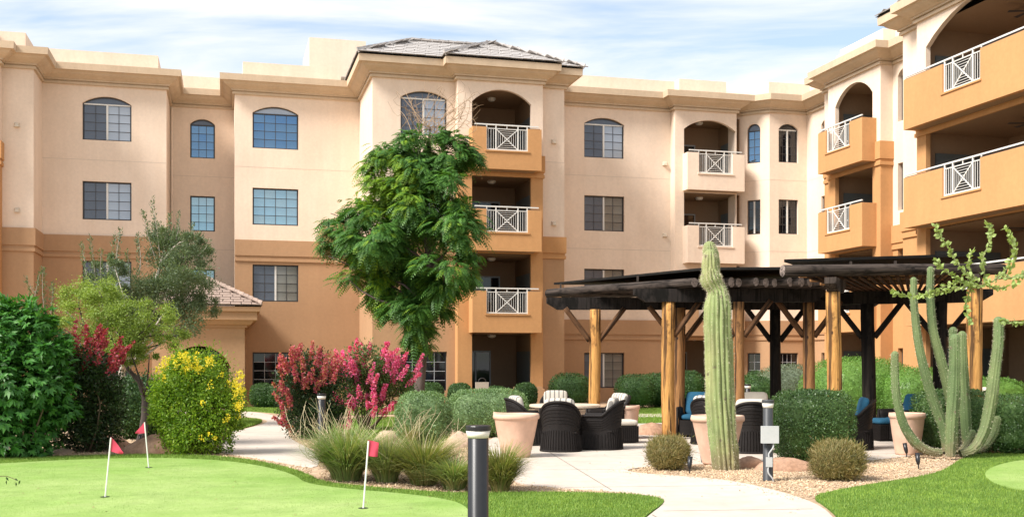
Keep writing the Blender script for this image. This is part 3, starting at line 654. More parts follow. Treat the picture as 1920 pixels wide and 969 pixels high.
bedR = np.array([tuple(G(x, y)[:2]) for x, y in [(1150, 886), (1200, 874), (1290, 868), (1400, 864), (1620, 862), (1700, 853), (1760, 843), (1830, 848), (1810, 862), (1780, 882), (1740, 895), (1640, 910), (1550, 926), (1524, 936), (1480, 930), (1400, 909), (1330, 899)]])
stones(bedR, 26000, 0.008, 0.026, mGravel, (polyPatio, polyT2))
bedL = np.array([tuple(G(x, y)[:2]) for x, y in [(-100, 860), (-60, 820), (180, 815), (330, 820), (420, 848), (500, 861), (590, 878), (580, 888), (520, 871), (430, 856), (300, 851), (130, 855), (0, 861)]])
stones(bedL, 24000, 0.008, 0.03, mGravel, (polyPath, polyT1))
bedM = np.array([tuple(G(x, y)[:2]) for x, y in [(540, 822), (600, 805), (850, 815), (930, 830), (945, 870), (960, 900), (990, 911), (1150, 921), (1236, 932), (1190, 929), (985, 925), (870, 928), (760, 921), (665, 913), (600, 905), (596, 866), (592, 846)]])
stones(bedM, 26000, 0.008, 0.028, mGravel, (polyPatio, polyPath, polyT1))

# gravel spilled over the edges of the paving, and fallen leaves
near = lambda poly, edge, d: poly[np.min(np.hypot(poly[:, None, 0]-edge[None, :, 0], poly[:, None, 1]-edge[None, :, 1]), 1) < d]
def spill(edge, n, d, host, r0, r1):
    dense = np.concatenate([edge+(np.roll(edge, -1, 0)-edge)*f for f in np.linspace(0, 1, 30, endpoint=False)]); P = dense[rng.integers(0, len(dense), n)]+rng.normal(size=(n, 2))*d; P = P[inside(P, host)]
    m = len(P); r = rng.uniform(r0, r1, m)[:, None]; base = np.array([(1, 0, 0), (0, 1, 0), (-1, 0, 0), (0, -1, 0), (0, 0, .8)], float); V = base[None]*rng.uniform(.6, 1.3, (m, 5, 1))*r[:, :, None]+np.column_stack([P, np.full(m, .0155)])[:, None]
    o = link('gravel', npmesh('gravel', V[:, np.array([(0, 1, 4), (1, 2, 4), (2, 3, 4), (3, 0, 4)])].reshape(-1, 3), 3, mGravel)); o['kind'] = 'stuff'
spill(bedR, 900, .13, polyPatio, .006, .014); spill(bedM, 500, .10, polyPatio, .006, .013); spill(bedM, 500, .10, polyPath, .006, .013); spill(bedL, 500, .10, polyPath, .006, .014)
def litter(poly, n, z, mat, **kw):
    P = scatter_in(poly, n, **kw); m = len(P); b = np.column_stack([P, np.full(m, z)]); t = rng.uniform(0, 6.28, m); D = np.column_stack([np.cos(t), np.sin(t), rng.uniform(.0, .25, m)])
    o = link('fallen_leaves', npmesh('fallen_leaves', leaf_verts(b, D, np.tile([0, 0, 1.], (m, 1))+rng.normal(size=(m, 3))*.2, rng.uniform(.03, .06, m), .02, -.05), 4, mat)); o['kind'] = 'stuff'
lLit = leafmat('fallen_leaf', [(0.28, 0.19, 0.08), (0.20, 0.13, 0.06), (0.36, 0.27, 0.10)], .1)
litter(polyPatio, 260, .022, lLit); litter(polyPath, 160, .02, lLit); litter(bedL, 700, .02, lLit); litter(bedM, 400, .02, lLit); litter(polyPG1, 90, .037, lLit, ymin=11, xlim=(-9, 1))
# ================================================================== rocks
mRock = ground_mat('tan_boulder', (0.50, 0.37, 0.27), (0.40, 0.28, 0.20), 2.2, 0.9, 18, 0.2); mRockR = ground_mat('red_rock', (0.42, 0.26, 0.18), (0.33, 0.19, 0.12), 2.0, 0.9, 14, 0.22)
def rock(base, sx, sy, sz, mat, label, seed, group=None, cat='rock', name='boulder'):
    rs = np.random.default_rng(seed); vs = []; fs = []; nu, nv = 20, 10
    ph = rs.uniform(0, 6.28, 8); ds = unit(rs.normal(size=(7, 3))); cut = rs.uniform(.72, .95, 7)
    for j in range(nv+1):
        th = math.pi*j/nv
        for i in range(nu):
            a = 2*math.pi*i/nu; d = np.array([math.sin(th)*math.cos(a), math.sin(th)*math.sin(a), math.cos(th)])
            r = 1 + .08*math.sin(3*a+ph[0])*math.sin(th) + .06*math.sin(5*th+ph[1]+2*a)
            for q, c in zip(ds, cut):
                t = d.dot(q)
                if t*r > c: r = c/t*(1+.03*math.sin(9*a))
            vs.append((d[0]*r*sx, d[1]*r*sy, max(-.12, d[2]*r*sz)))
    for j in range(nv):
        for i in range(nu): fs.append((j*nu+i, (j+1)*nu+i, (j+1)*nu+(i+1) % nu, j*nu+(i+1) % nu))
    o = MB().add(vs, fs).build(name, mat, smooth=True, loc=(base[0], base[1], 0)); tag(o, label, cat, group); return o
rock(G(727, 828), .27, .22, .25, mRock, 'rounded pale tan boulder under the right pink crape myrtle', 1)
rock(G(866, 838), .34, .26, .30, mRock, 'largest tan boulder just left of the front black bollard', 2)
rock(G(836, 838), .15, .13, .14, mRock, 'small pale boulder between the two clipped round hedges', 3)
rock(G(1222, 815), .42, .3, .27, mRockR, 'broad reddish boulder left of the yellow pergola post', 4)
rock(G(1400, 876), .32, .25, .17, mRockR, 'low red rock behind the saguaro base', 5)
rock(G(1470, 880), .52, .32, .18, mRockR, 'flat wide red rock behind the post with grey box', 6)
rock(G(205, 840), .42, .35, .26, mRockR, 'low reddish rock left of the curved tree trunk', 7)
rock(G(310, 848), .75, .5, .33, mRockR, 'wide reddish rock left of the yellow flowering bush', 8)
rock(G(120, 850), .2, .16, .10, mRock, 'small tan rock beneath the dark left shrubs', 9)
rock(G(1018, 768), .3, .25, .25, mRock, 'pale rock against the wall beside round hedge', 10)

# ================================================================== plants
mTwig = M('twig_bark', (0.14, 0.095, 0.065), 0.9, 0.25, 5); mBark = M('dark_bark', (0.085, 0.065, 0.055), 0.9, 0.35, 6, (1, 1, .3), 0.9, 14); mPaleBark = M('pale_bark', (0.38, 0.33, 0.28), 0.9, 0.25, 6, (1, 1, .3), 0.6, 12)
lHedge = leafmat('hedge_leaf', [(0.028, 0.07, 0.02), (0.045, 0.105, 0.026), (0.075, 0.15, 0.04), (0.036, 0.085, 0.024)], .2)
lHedgeLt = leafmat('light_hedge_leaf', [(0.10, 0.18, 0.07), (0.16, 0.26, 0.105), (0.23, 0.33, 0.155), (0.12, 0.21, 0.08)])
lBox = leafmat('box_leaf', [(0.035, 0.085, 0.022), (0.06, 0.125, 0.034), (0.12, 0.20, 0.065), (0.045, 0.10, 0.028)], .2, .38)
lMound = leafmat('mound_leaf', [(0.10, 0.22, 0.035), (0.13, 0.27, 0.05), (0.17, 0.31, 0.07), (0.11, 0.23, 0.04)]); lGrey = leafmat('grey_leaf', [(0.11, 0.15, 0.095), (0.16, 0.20, 0.13), (0.20, 0.24, 0.17)])
lTree = leafmat('broad_tree_leaf', [(0.04, 0.12, 0.024), (0.065, 0.17, 0.032), (0.11, 0.24, 0.045), (0.05, 0.14, 0.028)], 0.35); lTreeY = leafmat('sunlit_yellow_leaf', [(0.15, 0.28, 0.025), (0.22, 0.34, 0.03), (0.12, 0.24, 0.03)], 0.35)
lTreeDry = leafmat('dry_leaf', [(0.30, 0.20, 0.08), (0.36, 0.26, 0.11), (0.26, 0.16, 0.07)], 0.25)
lOlive = leafmat('ironwood_leaf', [(0.085, 0.135, 0.06), (0.12, 0.17, 0.085), (0.16, 0.21, 0.12), (0.10, 0.15, 0.07)]); lPalo = leafmat('palo_verde_leaf', [(0.17, 0.26, 0.045), (0.23, 0.32, 0.06), (0.29, 0.37, 0.09), (0.20, 0.29, 0.05)], 0.35)
lBig = leafmat('lobed_leaf', [(0.035, 0.13, 0.025), (0.055, 0.18, 0.032), (0.09, 0.25, 0.042), (0.04, 0.15, 0.026)], 0.25, 0.45); lMyr = leafmat('myrtle_leaf', [(0.02, 0.042, 0.016), (0.03, 0.062, 0.02), (0.055, 0.095, 0.03)])
lYel = leafmat('bells_leaf', [(0.11, 0.22, 0.02), (0.16, 0.29, 0.025), (0.26, 0.37, 0.03), (0.13, 0.24, 0.022)], 0.35); fYel = leafmat('yellow_flower', [(0.75, 0.56, 0.03), (0.82, 0.66, 0.06), (0.70, 0.62, 0.05)], 0.35)
fPink = leafmat('pink_flower', [(0.68, 0.06, 0.26), (0.78, 0.14, 0.36), (0.82, 0.27, 0.44), (0.56, 0.04, 0.18)], 0.35); fSal = leafmat('salmon_flower', [(0.44, 0.045, 0.11), (0.55, 0.09, 0.17), (0.60, 0.20, 0.21), (0.34, 0.22, 0.07), (0.50, 0.06, 0.15)], 0.3); fRed = leafmat('red_flower', [(0.27, 0.022, 0.05), (0.36, 0.035, 0.08), (0.42, 0.08, 0.11), (0.20, 0.05, 0.03)], 0.3)
lGrass = leafmat('bunch_grass', [(0.17, 0.27, 0.085), (0.23, 0.32, 0.11), (0.30, 0.37, 0.15), (0.40, 0.37, 0.19), (0.19, 0.29, 0.09)], 0.3); lGold = leafmat('dry_grass', [(0.28, 0.22, 0.09), (0.36, 0.28, 0.13), (0.22, 0.20, 0.08), (0.17, 0.18, 0.07)], 0.3)
def foliage(name, P, D, N, L, Wd, mat, parent):
    o = link(name, npmesh(name, leaf_verts(P, D, N, L, Wd), 4, mat), parent); o['kind'] = 'stuff'; return o
def bumpf(d, ph, k):
    return (np.sin(d[:, 0]*k+ph[0])+np.sin(d[:, 1]*k*1.1+ph[1])+np.sin(d[:, 2]*k*0.9+ph[2]))/3
def hedge(base, sx, sy, h, n, mat, label, group, e=0.5, leaf=0.045, loose=0.05, cat='hedge', name='hedge'):
    thin = name == 'tufted_shrub'; n = n*2 if thin else n
    """clipped shrub: superellipsoid of single leaves on a leafy core and short stems"""
    root = empty(name, (base[0], base[1], 0), 0, label, cat, group); ph = rng.uniform(0, 6.28, 3)
    def surf(d, k):
        q = np.sign(d)*np.abs(d)**e; q = q/np.max(np.abs(np.concatenate([q, -q], 1)), axis=1, keepdims=True)
        s = (np.abs(d)**(2/e)).sum(1)**(-e/2); p = d*s[:, None]
        p *= ((1+0.05*bumpf(d, ph, 4)+0.03*bumpf(d, ph+1, 9))*k)[:, None]
        return p*np.array([sx, sy, h/2])+np.array([0, 0, h/2+0.02])
    d = rdir(n); P = surf(d, rng.uniform(0.86, 1.0, n)+rng.exponential(loose*0.25, n)+(rng.uniform(size=n) < .02)*rng.uniform(0, .09, n)); nd = unit(d/np.array([sx, sy, h/2]))
    D = unit(nd*0.75+rdir(n)*0.8+np.array([0, 0, .8 if thin else .15])); N = unit(nd+rdir(n)*0.5)
    keep = P[:, 2] > 0.03
    foliage('foliage', P[keep], D[keep], N[keep], (rng.uniform(.6, 1.2, n)*leaf)[keep], (rng.uniform(.35, .55, n)*leaf*(.22 if thin else 1))[keep], mat, root)
    vs = []; nu, nv = 24, 12
    dd = np.array([(math.sin(math.pi*j/nv)*math.cos(2*math.pi*i/nu), math.sin(math.pi*j/nv)*math.sin(2*math.pi*i/nu), math.cos(math.pi*j/nv)) for j in range(nv+1) for i in range(nu)])
    c = surf(dd, 0.86); c[:, 2] = np.maximum(c[:, 2], 0.05)
    MB().add(c.tolist(), [(j*nu+i, (j+1)*nu+i, (j+1)*nu+(i+1) % nu, j*nu+(i+1) % nu) for j in range(nv) for i in range(nu)]).build('inner_foliage', mat, root)
    st = MB()
    for k in range(4): t = k*1.6; st.tube([(math.cos(t)*.06, math.sin(t)*.06, -.02), (math.cos(t)*sx*.3, math.sin(t)*sy*.3, h*.3)], .018, 6)
    st.build('stem', mTwig, root); return root
gH = 'clipped hedges of the courtyard'
hedge(G(793, 833), .53, .5, 1.0, 9000, lHedgeLt, 'pale green clipped round hedge right of the pink crape myrtle', gH, 0.62, .05)
hedge(G(915, 818), .86, .6, 1.02, 12000, lHedgeLt, 'wide pale green clipped hedge behind the large front pot', gH, 0.6, .05)
hedge(G(1522, 866), .60, .56, 1.13, 22000, lBox, 'glossy boxy hedge right of the post with grey box', gH, 0.42, .042)
hedge(G(1788, 849), .66, .46, 1.08, 20000, lBox, 'boxy hedge behind the organ pipe cactus', gH, 0.36, .042)
hedge(G(1925, 850), .74, .46, 1.0, 18000, lBox, 'boxy hedge at the right edge beside the cactus hedge', gH, 0.36, .042)
gS = 'round shrubs along the building'
for px, py, w, h, lb in ((862, 762, .42, .84, 'small dark round shrub left of the ground floor patio opening'), (931, 763, .40, .72, 'small clipped shrub in the middle of the ground floor patio'), (985, 765, .42, .86, 'round dark shrub at the right pier of the patio'),
      (1068, 766, .72, 1.22, 'large dark round shrub left of the leftmost pergola post'), (1192, 766, .70, 1.18, 'large dark round shrub right of the ground floor blind window'), (1232, 764, .55, 1.22, 'dark shrub behind the pair of pergola posts'),
      (1290, 766, .55, 1.3, 'dark round shrub before the dark patio doorway left of the saguaro'), (808, 762, .44, .85, 'dark shrub under the big tree right of its trunk'), (778, 762, .34, .8, 'dark shrub under the big tree left of its trunk'),
      (492, 765, .42, .85, 'dark low shrub under the dark window beside the canopy, left one'), (522, 765, .5, .8, 'dark low shrub behind the left crape myrtle'), (1425, 768, .62, 1.3, 'dark shrub behind the saguaro under the small square window')):
    hedge(G(px, py), w, w*.9, h, 5200, lHedge, lb, gS, 0.72, .06, cat='shrub', name='shrub')
hedge(G(1420, 778), .55, .5, 1.15, 6000, lHedge, 'dark green shrub behind the chair with cream cushion', gS, 0.7, .055, cat='shrub', name='shrub')
hedge(G(1478, 776), 1.0, .8, 1.55, 9000, lGrey, 'grey green mounded shrub under the pergola', 'mounded shrubs under the pergola', 0.8, .055, cat='shrub', name='shrub')
hedge(G(1610, 788), 1.6, 1.2, 1.75, 22000, lMound, 'large bright green mounded shrub behind the black pergola post', 'mounded shrubs under the pergola', 0.85, .05, cat='shrub', name='shrub')
hedge(G(1722, 792), 1.1, .9, 1.45, 14000, lMound, 'bright green mounded shrub behind the blue lounge chair', 'mounded shrubs under the pergola', 0.85, .05, cat='shrub', name='shrub')
hedge(G(1850, 790), 1.3, .7, 1.2, 9000, lMound, 'bright green mounded shrub behind the right pergola post', 'mounded shrubs under the pergola', 0.85, .05, cat='shrub', name='shrub')
hedge(G(262, 822), .62, .55, 1.25, 10000, lHedge, 'dark leafy shrub behind the curved trunk', gS, 0.85, .07, 0.3, cat='shrub', name='shrub')
hedge(G(1253, 880), .27, .26, .43, 5200, lGold, 'small brown green tufted shrub left of the saguaro', 'tufted round shrubs in gravel', 0.75, .075, 0.35, cat='shrub', name='tufted_shrub')
hedge(G(1570, 899), .30, .28, .46, 6400, lGold, 'small dry brown tufted shrub before the boxy hedge', 'tufted round shrubs in gravel', 0.7, .075, 0.35, cat='shrub', name='tufted_shrub')
def limb(mb, p, q, r0, r1, bend=0.12, n=5, k=7):
    p, q = Vector(p), Vector(q); m = (q-p).length; off = Vector(rng.normal(size=3))*m*bend
    mb.tube([p.lerp(q, i/(n-1))+off*math.sin(math.pi*i/(n-1)) for i in range(n)], [r0+(r1-r0)*i/(n-1) for i in range(n)], k)
def blobs_pts(blobs, n, inner=0.35, clump=0, sg=.17):
    """points through a set of (centre, radii) ellipsoids, denser towards their outsides"""
    w = np.array([(b[1][0]*b[1][1]*b[1][2])**(2/3) for b in blobs]); idx = rng.choice(len(blobs), n, p=w/w.sum())
    if clump:
        sp_, sdir, sidx = blobs_pts(blobs, clump, .55); wt = rng.uniform(.2, 1.6, clump); k = rng.choice(clump, n, p=wt/wt.sum()); Rr = np.array([b[1] for b in blobs])[sidx[k]]
        o = rng.normal(size=(n, 3)); return sp_[k]+o*Rr*sg*rng.uniform(.7, 1.3, clump)[k][:, None], unit(sdir[k]+unit(o)*.9), sidx[k]
    C = np.array([b[0] for b in blobs])[idx]; Rr = np.array([b[1] for b in blobs])[idx]; d = rdir(n)
    k = (inner + (1-inner)*rng.uniform(0, 1, n)**0.6)*(1+0.22*bumpf(d*1.0+idx[:, None]*1.7, np.zeros(3), 5)); return C+d*Rr*k[:, None], d, idx
# ---- the big pinnate tree
YB = 33.0
root = empty('broad_tree', tuple(at(795, 772, YB)[:2])+(0,), 0, 'tall dark green feathery tree with leaning trunk in front of the tower balconies', 'tree')
tb = Vector(root.location)
bl = []
for px, py, r in ((806, 256, 34), (772, 278, 48), (840, 285, 46), (725, 300, 45), (795, 320, 65), (870, 300, 30), (715, 355, 55), (775, 380, 70), (850, 360, 55), (665, 395, 45), (620, 400, 30), (640, 440, 45), (700, 440, 62), (780, 455, 78),
      (860, 430, 55), (895, 470, 36), (690, 510, 55), (755, 530, 66), (830, 510, 55), (770, 590, 55), (815, 570, 45), (790, 630, 32), (615, 480, 22), (740, 600, 26), (650, 520, 26)):
    c = at(px, py, YB+rng.uniform(-1.3, 1.3)) - tb; rr = r/F*YB*0.78; bl.append((tuple(c), (rr, rr*1.15, rr*0.85)))
tk = MB(); tr_ = [at(797, 776, YB), at(786, 730, YB), at(792, 660, YB), at(800, 580, YB), at(806, 500, YB), at(798, 420, YB), at(800, 330, YB), at(806, 240, YB)]; tr_ = [p-tb for p in tr_]; tr_[0].z = -.05
tk.tube(tr_, [.20, .165, .15, .14, .12, .10, .07, .03], 12)
for c, r in bl:
    t = min(len(tr_)-2, max(3, int((Vector(c).z-1.0)/1.35)+1)); limb(tk, tr_[t], c, .05, .012, .09)
tk.build('trunk', mBark, root, smooth=True)
def fronds(name, P, D, L, pairs, lw, mat, parent, droop=0.5):
    n = len(P); D = unit(D); S0 = unit(np.cross(D, rdir(n)*0.25+np.array([0, 0, 1.]))); vs = []
    L = np.broadcast_to(np.asarray(L, float), (n,)); g = np.array([0, 0, -1.])
    for k in range(pairs):
        f = (k+0.6)/pairs; q = P + D*(L*f)[:, None] + g*(L*droop*f*f)[:, None]; tang = unit(D+g*(2*droop*f))
        nrm = unit(np.cross(S0, tang)); ll = L*0.34*math.sin(math.pi*(0.18+0.72*f))
        for sgn in (1, -1): vs.append(leaf_verts(q, tang*0.55+S0*sgn*0.85+g*0.12, nrm, ll, ll*lw))
    o = link(name, npmesh(name, np.concatenate(vs), 4, mat), parent); o['kind'] = 'stuff'; return o
P, d, idx = blobs_pts(bl, 15000, 0.3, 230, .19); D = unit(d*np.array([1, 1, .35])+rdir(len(P))*0.45+np.array([0, 0, -.1]))
C = np.array([b[0] for b in bl])
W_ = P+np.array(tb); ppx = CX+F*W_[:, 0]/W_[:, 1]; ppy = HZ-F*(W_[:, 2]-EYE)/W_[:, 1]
yel = (np.hypot((ppx-725)/62, (ppy-345)/62) < 1) & (rng.uniform(size=len(P)) < .75) | (np.hypot((ppx-690)/50, (ppy-530)/55) < 1) & (rng.uniform(size=len(P)) < .4) | (np.hypot((ppx-665)/40, (ppy-352)/22) < 1) | (rng.uniform(size=len(P)) < .05)  # sunlit left of the crown painted in as yellow-green fronds, plus a random few
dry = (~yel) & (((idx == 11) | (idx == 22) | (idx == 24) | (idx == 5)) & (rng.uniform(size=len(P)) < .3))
for nm, m, mt in (('crown', ~(yel | dry), lTree), ('sunlit_yellow_leaves', yel, lTreeY), ('dry_leaves', dry, lTreeDry)):
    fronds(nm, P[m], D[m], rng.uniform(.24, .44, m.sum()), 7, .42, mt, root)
dt = MB()
for k in range(34):
    p = at(rng.uniform(770, 830), rng.uniform(235, 275), YB)-tb; q = at(rng.uniform(735, 905), rng.uniform(165, 235), YB+rng.uniform(-1, 1))-tb; limb(dt, p, q, .014, .004, .2, 6, 4)
    for _ in range(3): a = Vector(p).lerp(Vector(q), rng.uniform(.5, .95)); limb(dt, a, a+Vector(rng.normal(size=3))*.28, .006, .003, .2, 4, 4)
dt.build('dry_twig', M('dry_twig', (0.33, 0.22, 0.13), .9, .2), root)
# ---- grey ironwood
def tree(name, label, Y, base_px, trunk, limbs, blob_px, n, leaf, lw, mat, bark, r0, up=0.3, spikes=0, squash=.85, depth=0.7):
    base = at(base_px[0], base_px[1], Y); base.z = 0; root = empty(name, base, 0, label, 'tree')
    T = [at(x, y, Y)-base for x, y in trunk]; T[0].z = -.05; mb = MB(); mb.tube(T, [r0*(1-.75*i/(len(T)-1)) for i in range(len(T))], 10)
    bl = []
    for px, py, r in blob_px:
        rr = r/F*Y; c = at(px, py, Y+rng.uniform(-depth, depth))-base; bl.append((tuple(c), (rr, rr, rr*squash)))
        limb(mb, T[-1 if c.z > T[-1].z else len(T)//2], c, r0*.3, .008)
    mb.build('trunk', bark, root, smooth=True)
    P, d, idx = blobs_pts(bl, n, 0.15, n//(230 if squash < .8 else 170), .19 if squash < .8 else .17); D = unit(d*.6+rdir(len(P))*.8+np.array([0, 0, up])); foliage('crown', P, D, rdir(len(P)), rng.uniform(.6, 1.2, len(P))*leaf, rng.uniform(.8, 1.2, len(P))*leaf*lw, mat, root)
    if spikes is not None and spikes:
        LP = []; LD = []
        for (x0, y0, x1, y1) in spikes:
            p, q = at(x0, y0, Y)-base, at(x1, y1, Y+rng.uniform(-.3, .3))-base; sv = MB(); limb(sv, p, q, .012, .003, .05, 6, 5); sv.build('shoot', bark, root); m = int((q-p).length*130)
            f = rng.uniform(0.05, 1, m)[:, None]; LP.append(np.array(p)*(1-f)+np.array(q)*f+rng.normal(size=(m, 3))*.03); LD.append(rdir(m)*.7+np.array(unit(np.array(q-p)))*.9)
        LP = np.concatenate(LP); foliage('shoot_leaves', LP, np.concatenate(LD), rdir(len(LP)), rng.uniform(.6, 1.2, len(LP))*leaf*1.1, leaf*lw*1.1, mat, root)
    return root
tree('ironwood_tree', 'tall grey green fine leaved tree behind the palo verde', 27.0, (226, 802), [(222, 802), (216, 775), (232, 745), (228, 700), (245, 640), (280, 560), (300, 500)], [],
     [(320, 470, 48), (350, 500, 45), (290, 520, 45), (330, 550, 55), (365, 545, 38), (285, 580, 50), (345, 600, 42), (310, 440, 32), (375, 480, 25), (240, 560, 38), (200, 540, 38), (350, 450, 28), (260, 610, 38), (385, 575, 22), (180, 515, 24), (215, 500, 22)], 46000, .075, .30, lOlive, mPaleBark, .13, .5,
     [(300, 480, 284, 372), (290, 480, 268, 395), (315, 450, 318, 400), (330, 450, 336, 398), (355, 460, 362, 420), (260, 520, 258, 440), (215, 530, 226, 430), (205, 530, 215, 440), (180, 530, 168, 445), (165, 540, 152, 455), (190, 530, 190, 470), (240, 520, 238, 470), (370, 480, 392, 450), (85, 590, 80, 500), (70, 590, 48, 520), (60, 600, 75, 510), (95, 590, 98, 530)])
tree('palo_verde_tree', 'yellow green airy palo verde with curved dark trunk behind the putting green', 21.0, (262, 841), [(260, 841), (268, 812), (272, 780), (272, 745), (262, 715), (240, 692), (226, 660)], [],
     [(150, 560, 42), (190, 570, 48), (240, 590, 45), (290, 600, 42), (325, 612, 28), (170, 610, 42), (220, 630, 48), (270, 640, 42), (310, 640, 28), (125, 585, 30), (245, 660, 28), (185, 545, 32), (150, 535, 18), (330, 630, 18), (110, 610, 25), (280, 665, 20), (215, 655, 20)], 34000, .05, .42, lPalo, mBark, .10, -.15, None, .75)
# ---- shrubs at the left
def bush(name, label, cat, Y, base_px, blob_px, n, leaf, lw, mat, stems, up=0.1, clusters=0, inner=.45, group=None, stem_r=.02, bark=None):
    base = at(base_px[0], base_px[1], Y); base.z = 0; root = empty(name, base, 0, label, cat, group)
    bl = []
    for px, py, r in blob_px: rr = r/F*Y; c = at(px, py, Y+rng.uniform(-.25, .25))-base; bl.append((tuple(c), (rr, rr*.95, rr)))
    mb = MB()
    for k in range(stems): c = bl[k % len(bl)][0]; t = k*2.4; limb(mb, (math.cos(t)*.07, math.sin(t)*.07, -.03), c, stem_r, stem_r*.35, .08)
    mb.build('stem', bark or mTwig, root, smooth=True)
    n1 = int(n*.6); a_, b_ = blobs_pts(bl, n1, inner, max(60, n//(45 if clusters else 120)), .2), blobs_pts(bl, n-n1, inner); P, d, idx = (np.concatenate(z) for z in zip(a_, b_))
    k = P[:, 2] > 0.03; P = P[k]; d = d[k]; n = len(P)
    if clusters:
        D0 = unit(d+rdir(n)*.5+np.array([0, 0, -.25])); N0 = unit(d+rdir(n)*.35+np.array([0, 0, .5])); vs = []
        S0 = unit(np.cross(D0, N0)); L = rng.uniform(.7, 1.2, n)*leaf
        for a in (-1.1, -.55, 0, .55, 1.1)[:clusters] if clusters < 5 else (-1.25, -.6, 0, .6, 1.25):
            vs.append(leaf_verts(P, D0*math.cos(a)+S0*math.sin(a), N0, L*(1-.25*abs(a)), L*lw))
        o = link('foliage', npmesh('foliage', np.concatenate(vs), 4, mat), root); o['kind'] = 'stuff'
    else:
        D = unit(d*.7+rdir(n)*.7+np.array([0, 0, up])); foliage('foliage', P, D, unit(d+rdir(n)*.6), rng.uniform(.6, 1.2, n)*leaf, rng.uniform(.8, 1.2, n)*leaf*lw, mat, root)
    return root, base, bl
bush('broad_shrub', 'large deep green shrub with lobed leaves at the left edge', 'shrub', 18.4, (40, 858), [(0, 640, 70), (60, 640, 60), (90, 660, 35), (20, 600, 35), (70, 610, 28), (-40, 650, 60), (30, 700, 70), (80, 710, 55), (-20, 740, 70), (60, 770, 60), (100, 760, 45), (20, 810, 50), (70, 820, 40), (-50, 800, 60), (105, 700, 30)], 5200, .15, .36, lBig, 12, clusters=5, inner=.5)
def panicles(root, base, Y, tips, mat, ln, rad, per, lean, pet=1.0):
    """flower spikes: each a cone of crinkled petals on the end of a shoot"""
    PP = []; DD = []; NN = []; ctr = np.mean([np.array(at(x, y, Y)-base) for x, y in tips], 0)-np.array([0, 0, .5])
    for (px, py) in tips:
        c = np.array(at(px, py, Y+rng.uniform(-.75, .1))-base); ax = unit(np.array([lean[0]+rng.normal()*.3, rng.normal()*.35-.15, lean[1]+rng.normal()*.25])+unit(c-ctr)*.9); f = rng.uniform(0, 1, per)
        r = rad*(1-f*.8)*rng.uniform(.5, 1, per); dd = rdir(per); PP.append(c+ax*((f-.3)*ln*rng.uniform(.7, 1.25))[:, None]+dd*r[:, None]); DD.append(unit(dd+ax*.4)); NN.append(rdir(per))
    PP, DD, NN = map(np.concatenate, (PP, DD, NN)); foliage('flowers', PP, DD, NN, rng.uniform(.7, 1.2, len(PP))*.05*pet, rng.uniform(.7, 1.1, len(PP))*.046*pet, mat, root)
def tips_in(n, cx, cy, rx, ry, top=True):
    r = []
    while len(r) < n:
        a, b = rng.uniform(-1, 1, 2)
        if a*a+b*b < 1 and (not top or (a*a+b*b > .2 or rng.uniform() < .4)): r.append((cx+a*rx, cy+b*ry))
    return r
gM = 'flowering crape myrtles'
rt, bs, _ = bush('crape_myrtle', 'dark leaved shrub with deep red flower spikes beside the left edge shrub', 'shrub', 19.6, (165, 848), [(160, 690, 45), (120, 700, 40), (190, 710, 38), (150, 750, 60), (110, 760, 45), (195, 760, 42), (150, 800, 55), (110, 815, 40), (190, 810, 40), (215, 730, 22)], 17000, .075, .45, lMyr, 12, .2, group=gM)
panicles(rt, bs, 19.6, tips_in(20, 172, 668, 52, 34)+[(135, 645), (178, 642), (185, 650), (205, 682), (218, 690)], fRed, .55, .042, 110, (.75, 1))
rt, bs, _ = bush('crape_myrtle', 'left rounded crape myrtle with dusky red flowers beside the pale path', 'shrub', 23.2, (592, 820), [(580, 700, 45), (545, 720, 30), (615, 710, 38), (575, 740, 48), (620, 745, 35), (550, 765, 32), (590, 780, 45), (560, 800, 28), (615, 790, 32)], 17000, .07, .42, lMyr, 12, .3, group=gM)
panicles(rt, bs, 23.2, tips_in(44, 585, 695, 60, 34)+tips_in(14, 533, 735, 12, 60)+[(528, 790), (540, 800), (533, 680), (560, 662), (600, 664), (636, 690)], fSal, .34, .045, 95, (.1, 1))
rt, bs, bb = bush('crape_myrtle', 'right crape myrtle with bright pink flowers and bare lower stems', 'shrub', 25.6, (685, 812), [(690, 690, 42), (655, 700, 32), (730, 700, 36), (690, 730, 46), (650, 735, 30), (735, 735, 32), (700, 752, 30), (750, 720, 24)], 10000, .075, .42, leafmat('myrtle_leaf_green', [(0.05, 0.10, 0.025), (0.08, 0.14, 0.035), (0.11, 0.17, 0.05)]), 12, .3, group=gM, stem_r=.03, bark=mTwig)
panicles(rt, bs, 25.6, tips_in(46, 695, 690, 66, 38)+tips_in(24, 690, 750, 62, 30, False)+[(785, 685), (776, 700), (668, 655), (690, 662), (655, 668), (772, 715), (648, 800), (655, 790), (752, 778)], fPink, .40, .062, 130, (.25, 1))
rt, bs, bl = bush('yellow_bells_bush', 'rounded yellow flowering bright green bush beside the path', 'bush', 19.2, (375, 851), [(365, 710, 55), (325, 720, 38), (408, 730, 38), (350, 760, 60), (400, 770, 52), (315, 770, 32), (430, 760, 30), (360, 810, 48), (405, 815, 36), (325, 805, 30), (345, 683, 26), (388, 700, 24), (305, 740, 24), (300, 780, 20), (440, 740, 20), (445, 790, 18), (330, 830, 22), (420, 835, 20)], 34000, .06, .42, lYel, 10, .2)
tp = tips_in(60, 358, 680, 52, 16, False)+tips_in(8, 306, 710, 14, 30, False)+tips_in(34, 446, 740, 10, 45, False)+tips_in(16, 380, 760, 72, 70, False)
panicles(rt, bs, 18.95, tp, fYel, .10, .05, 16, (0, 1), .68)
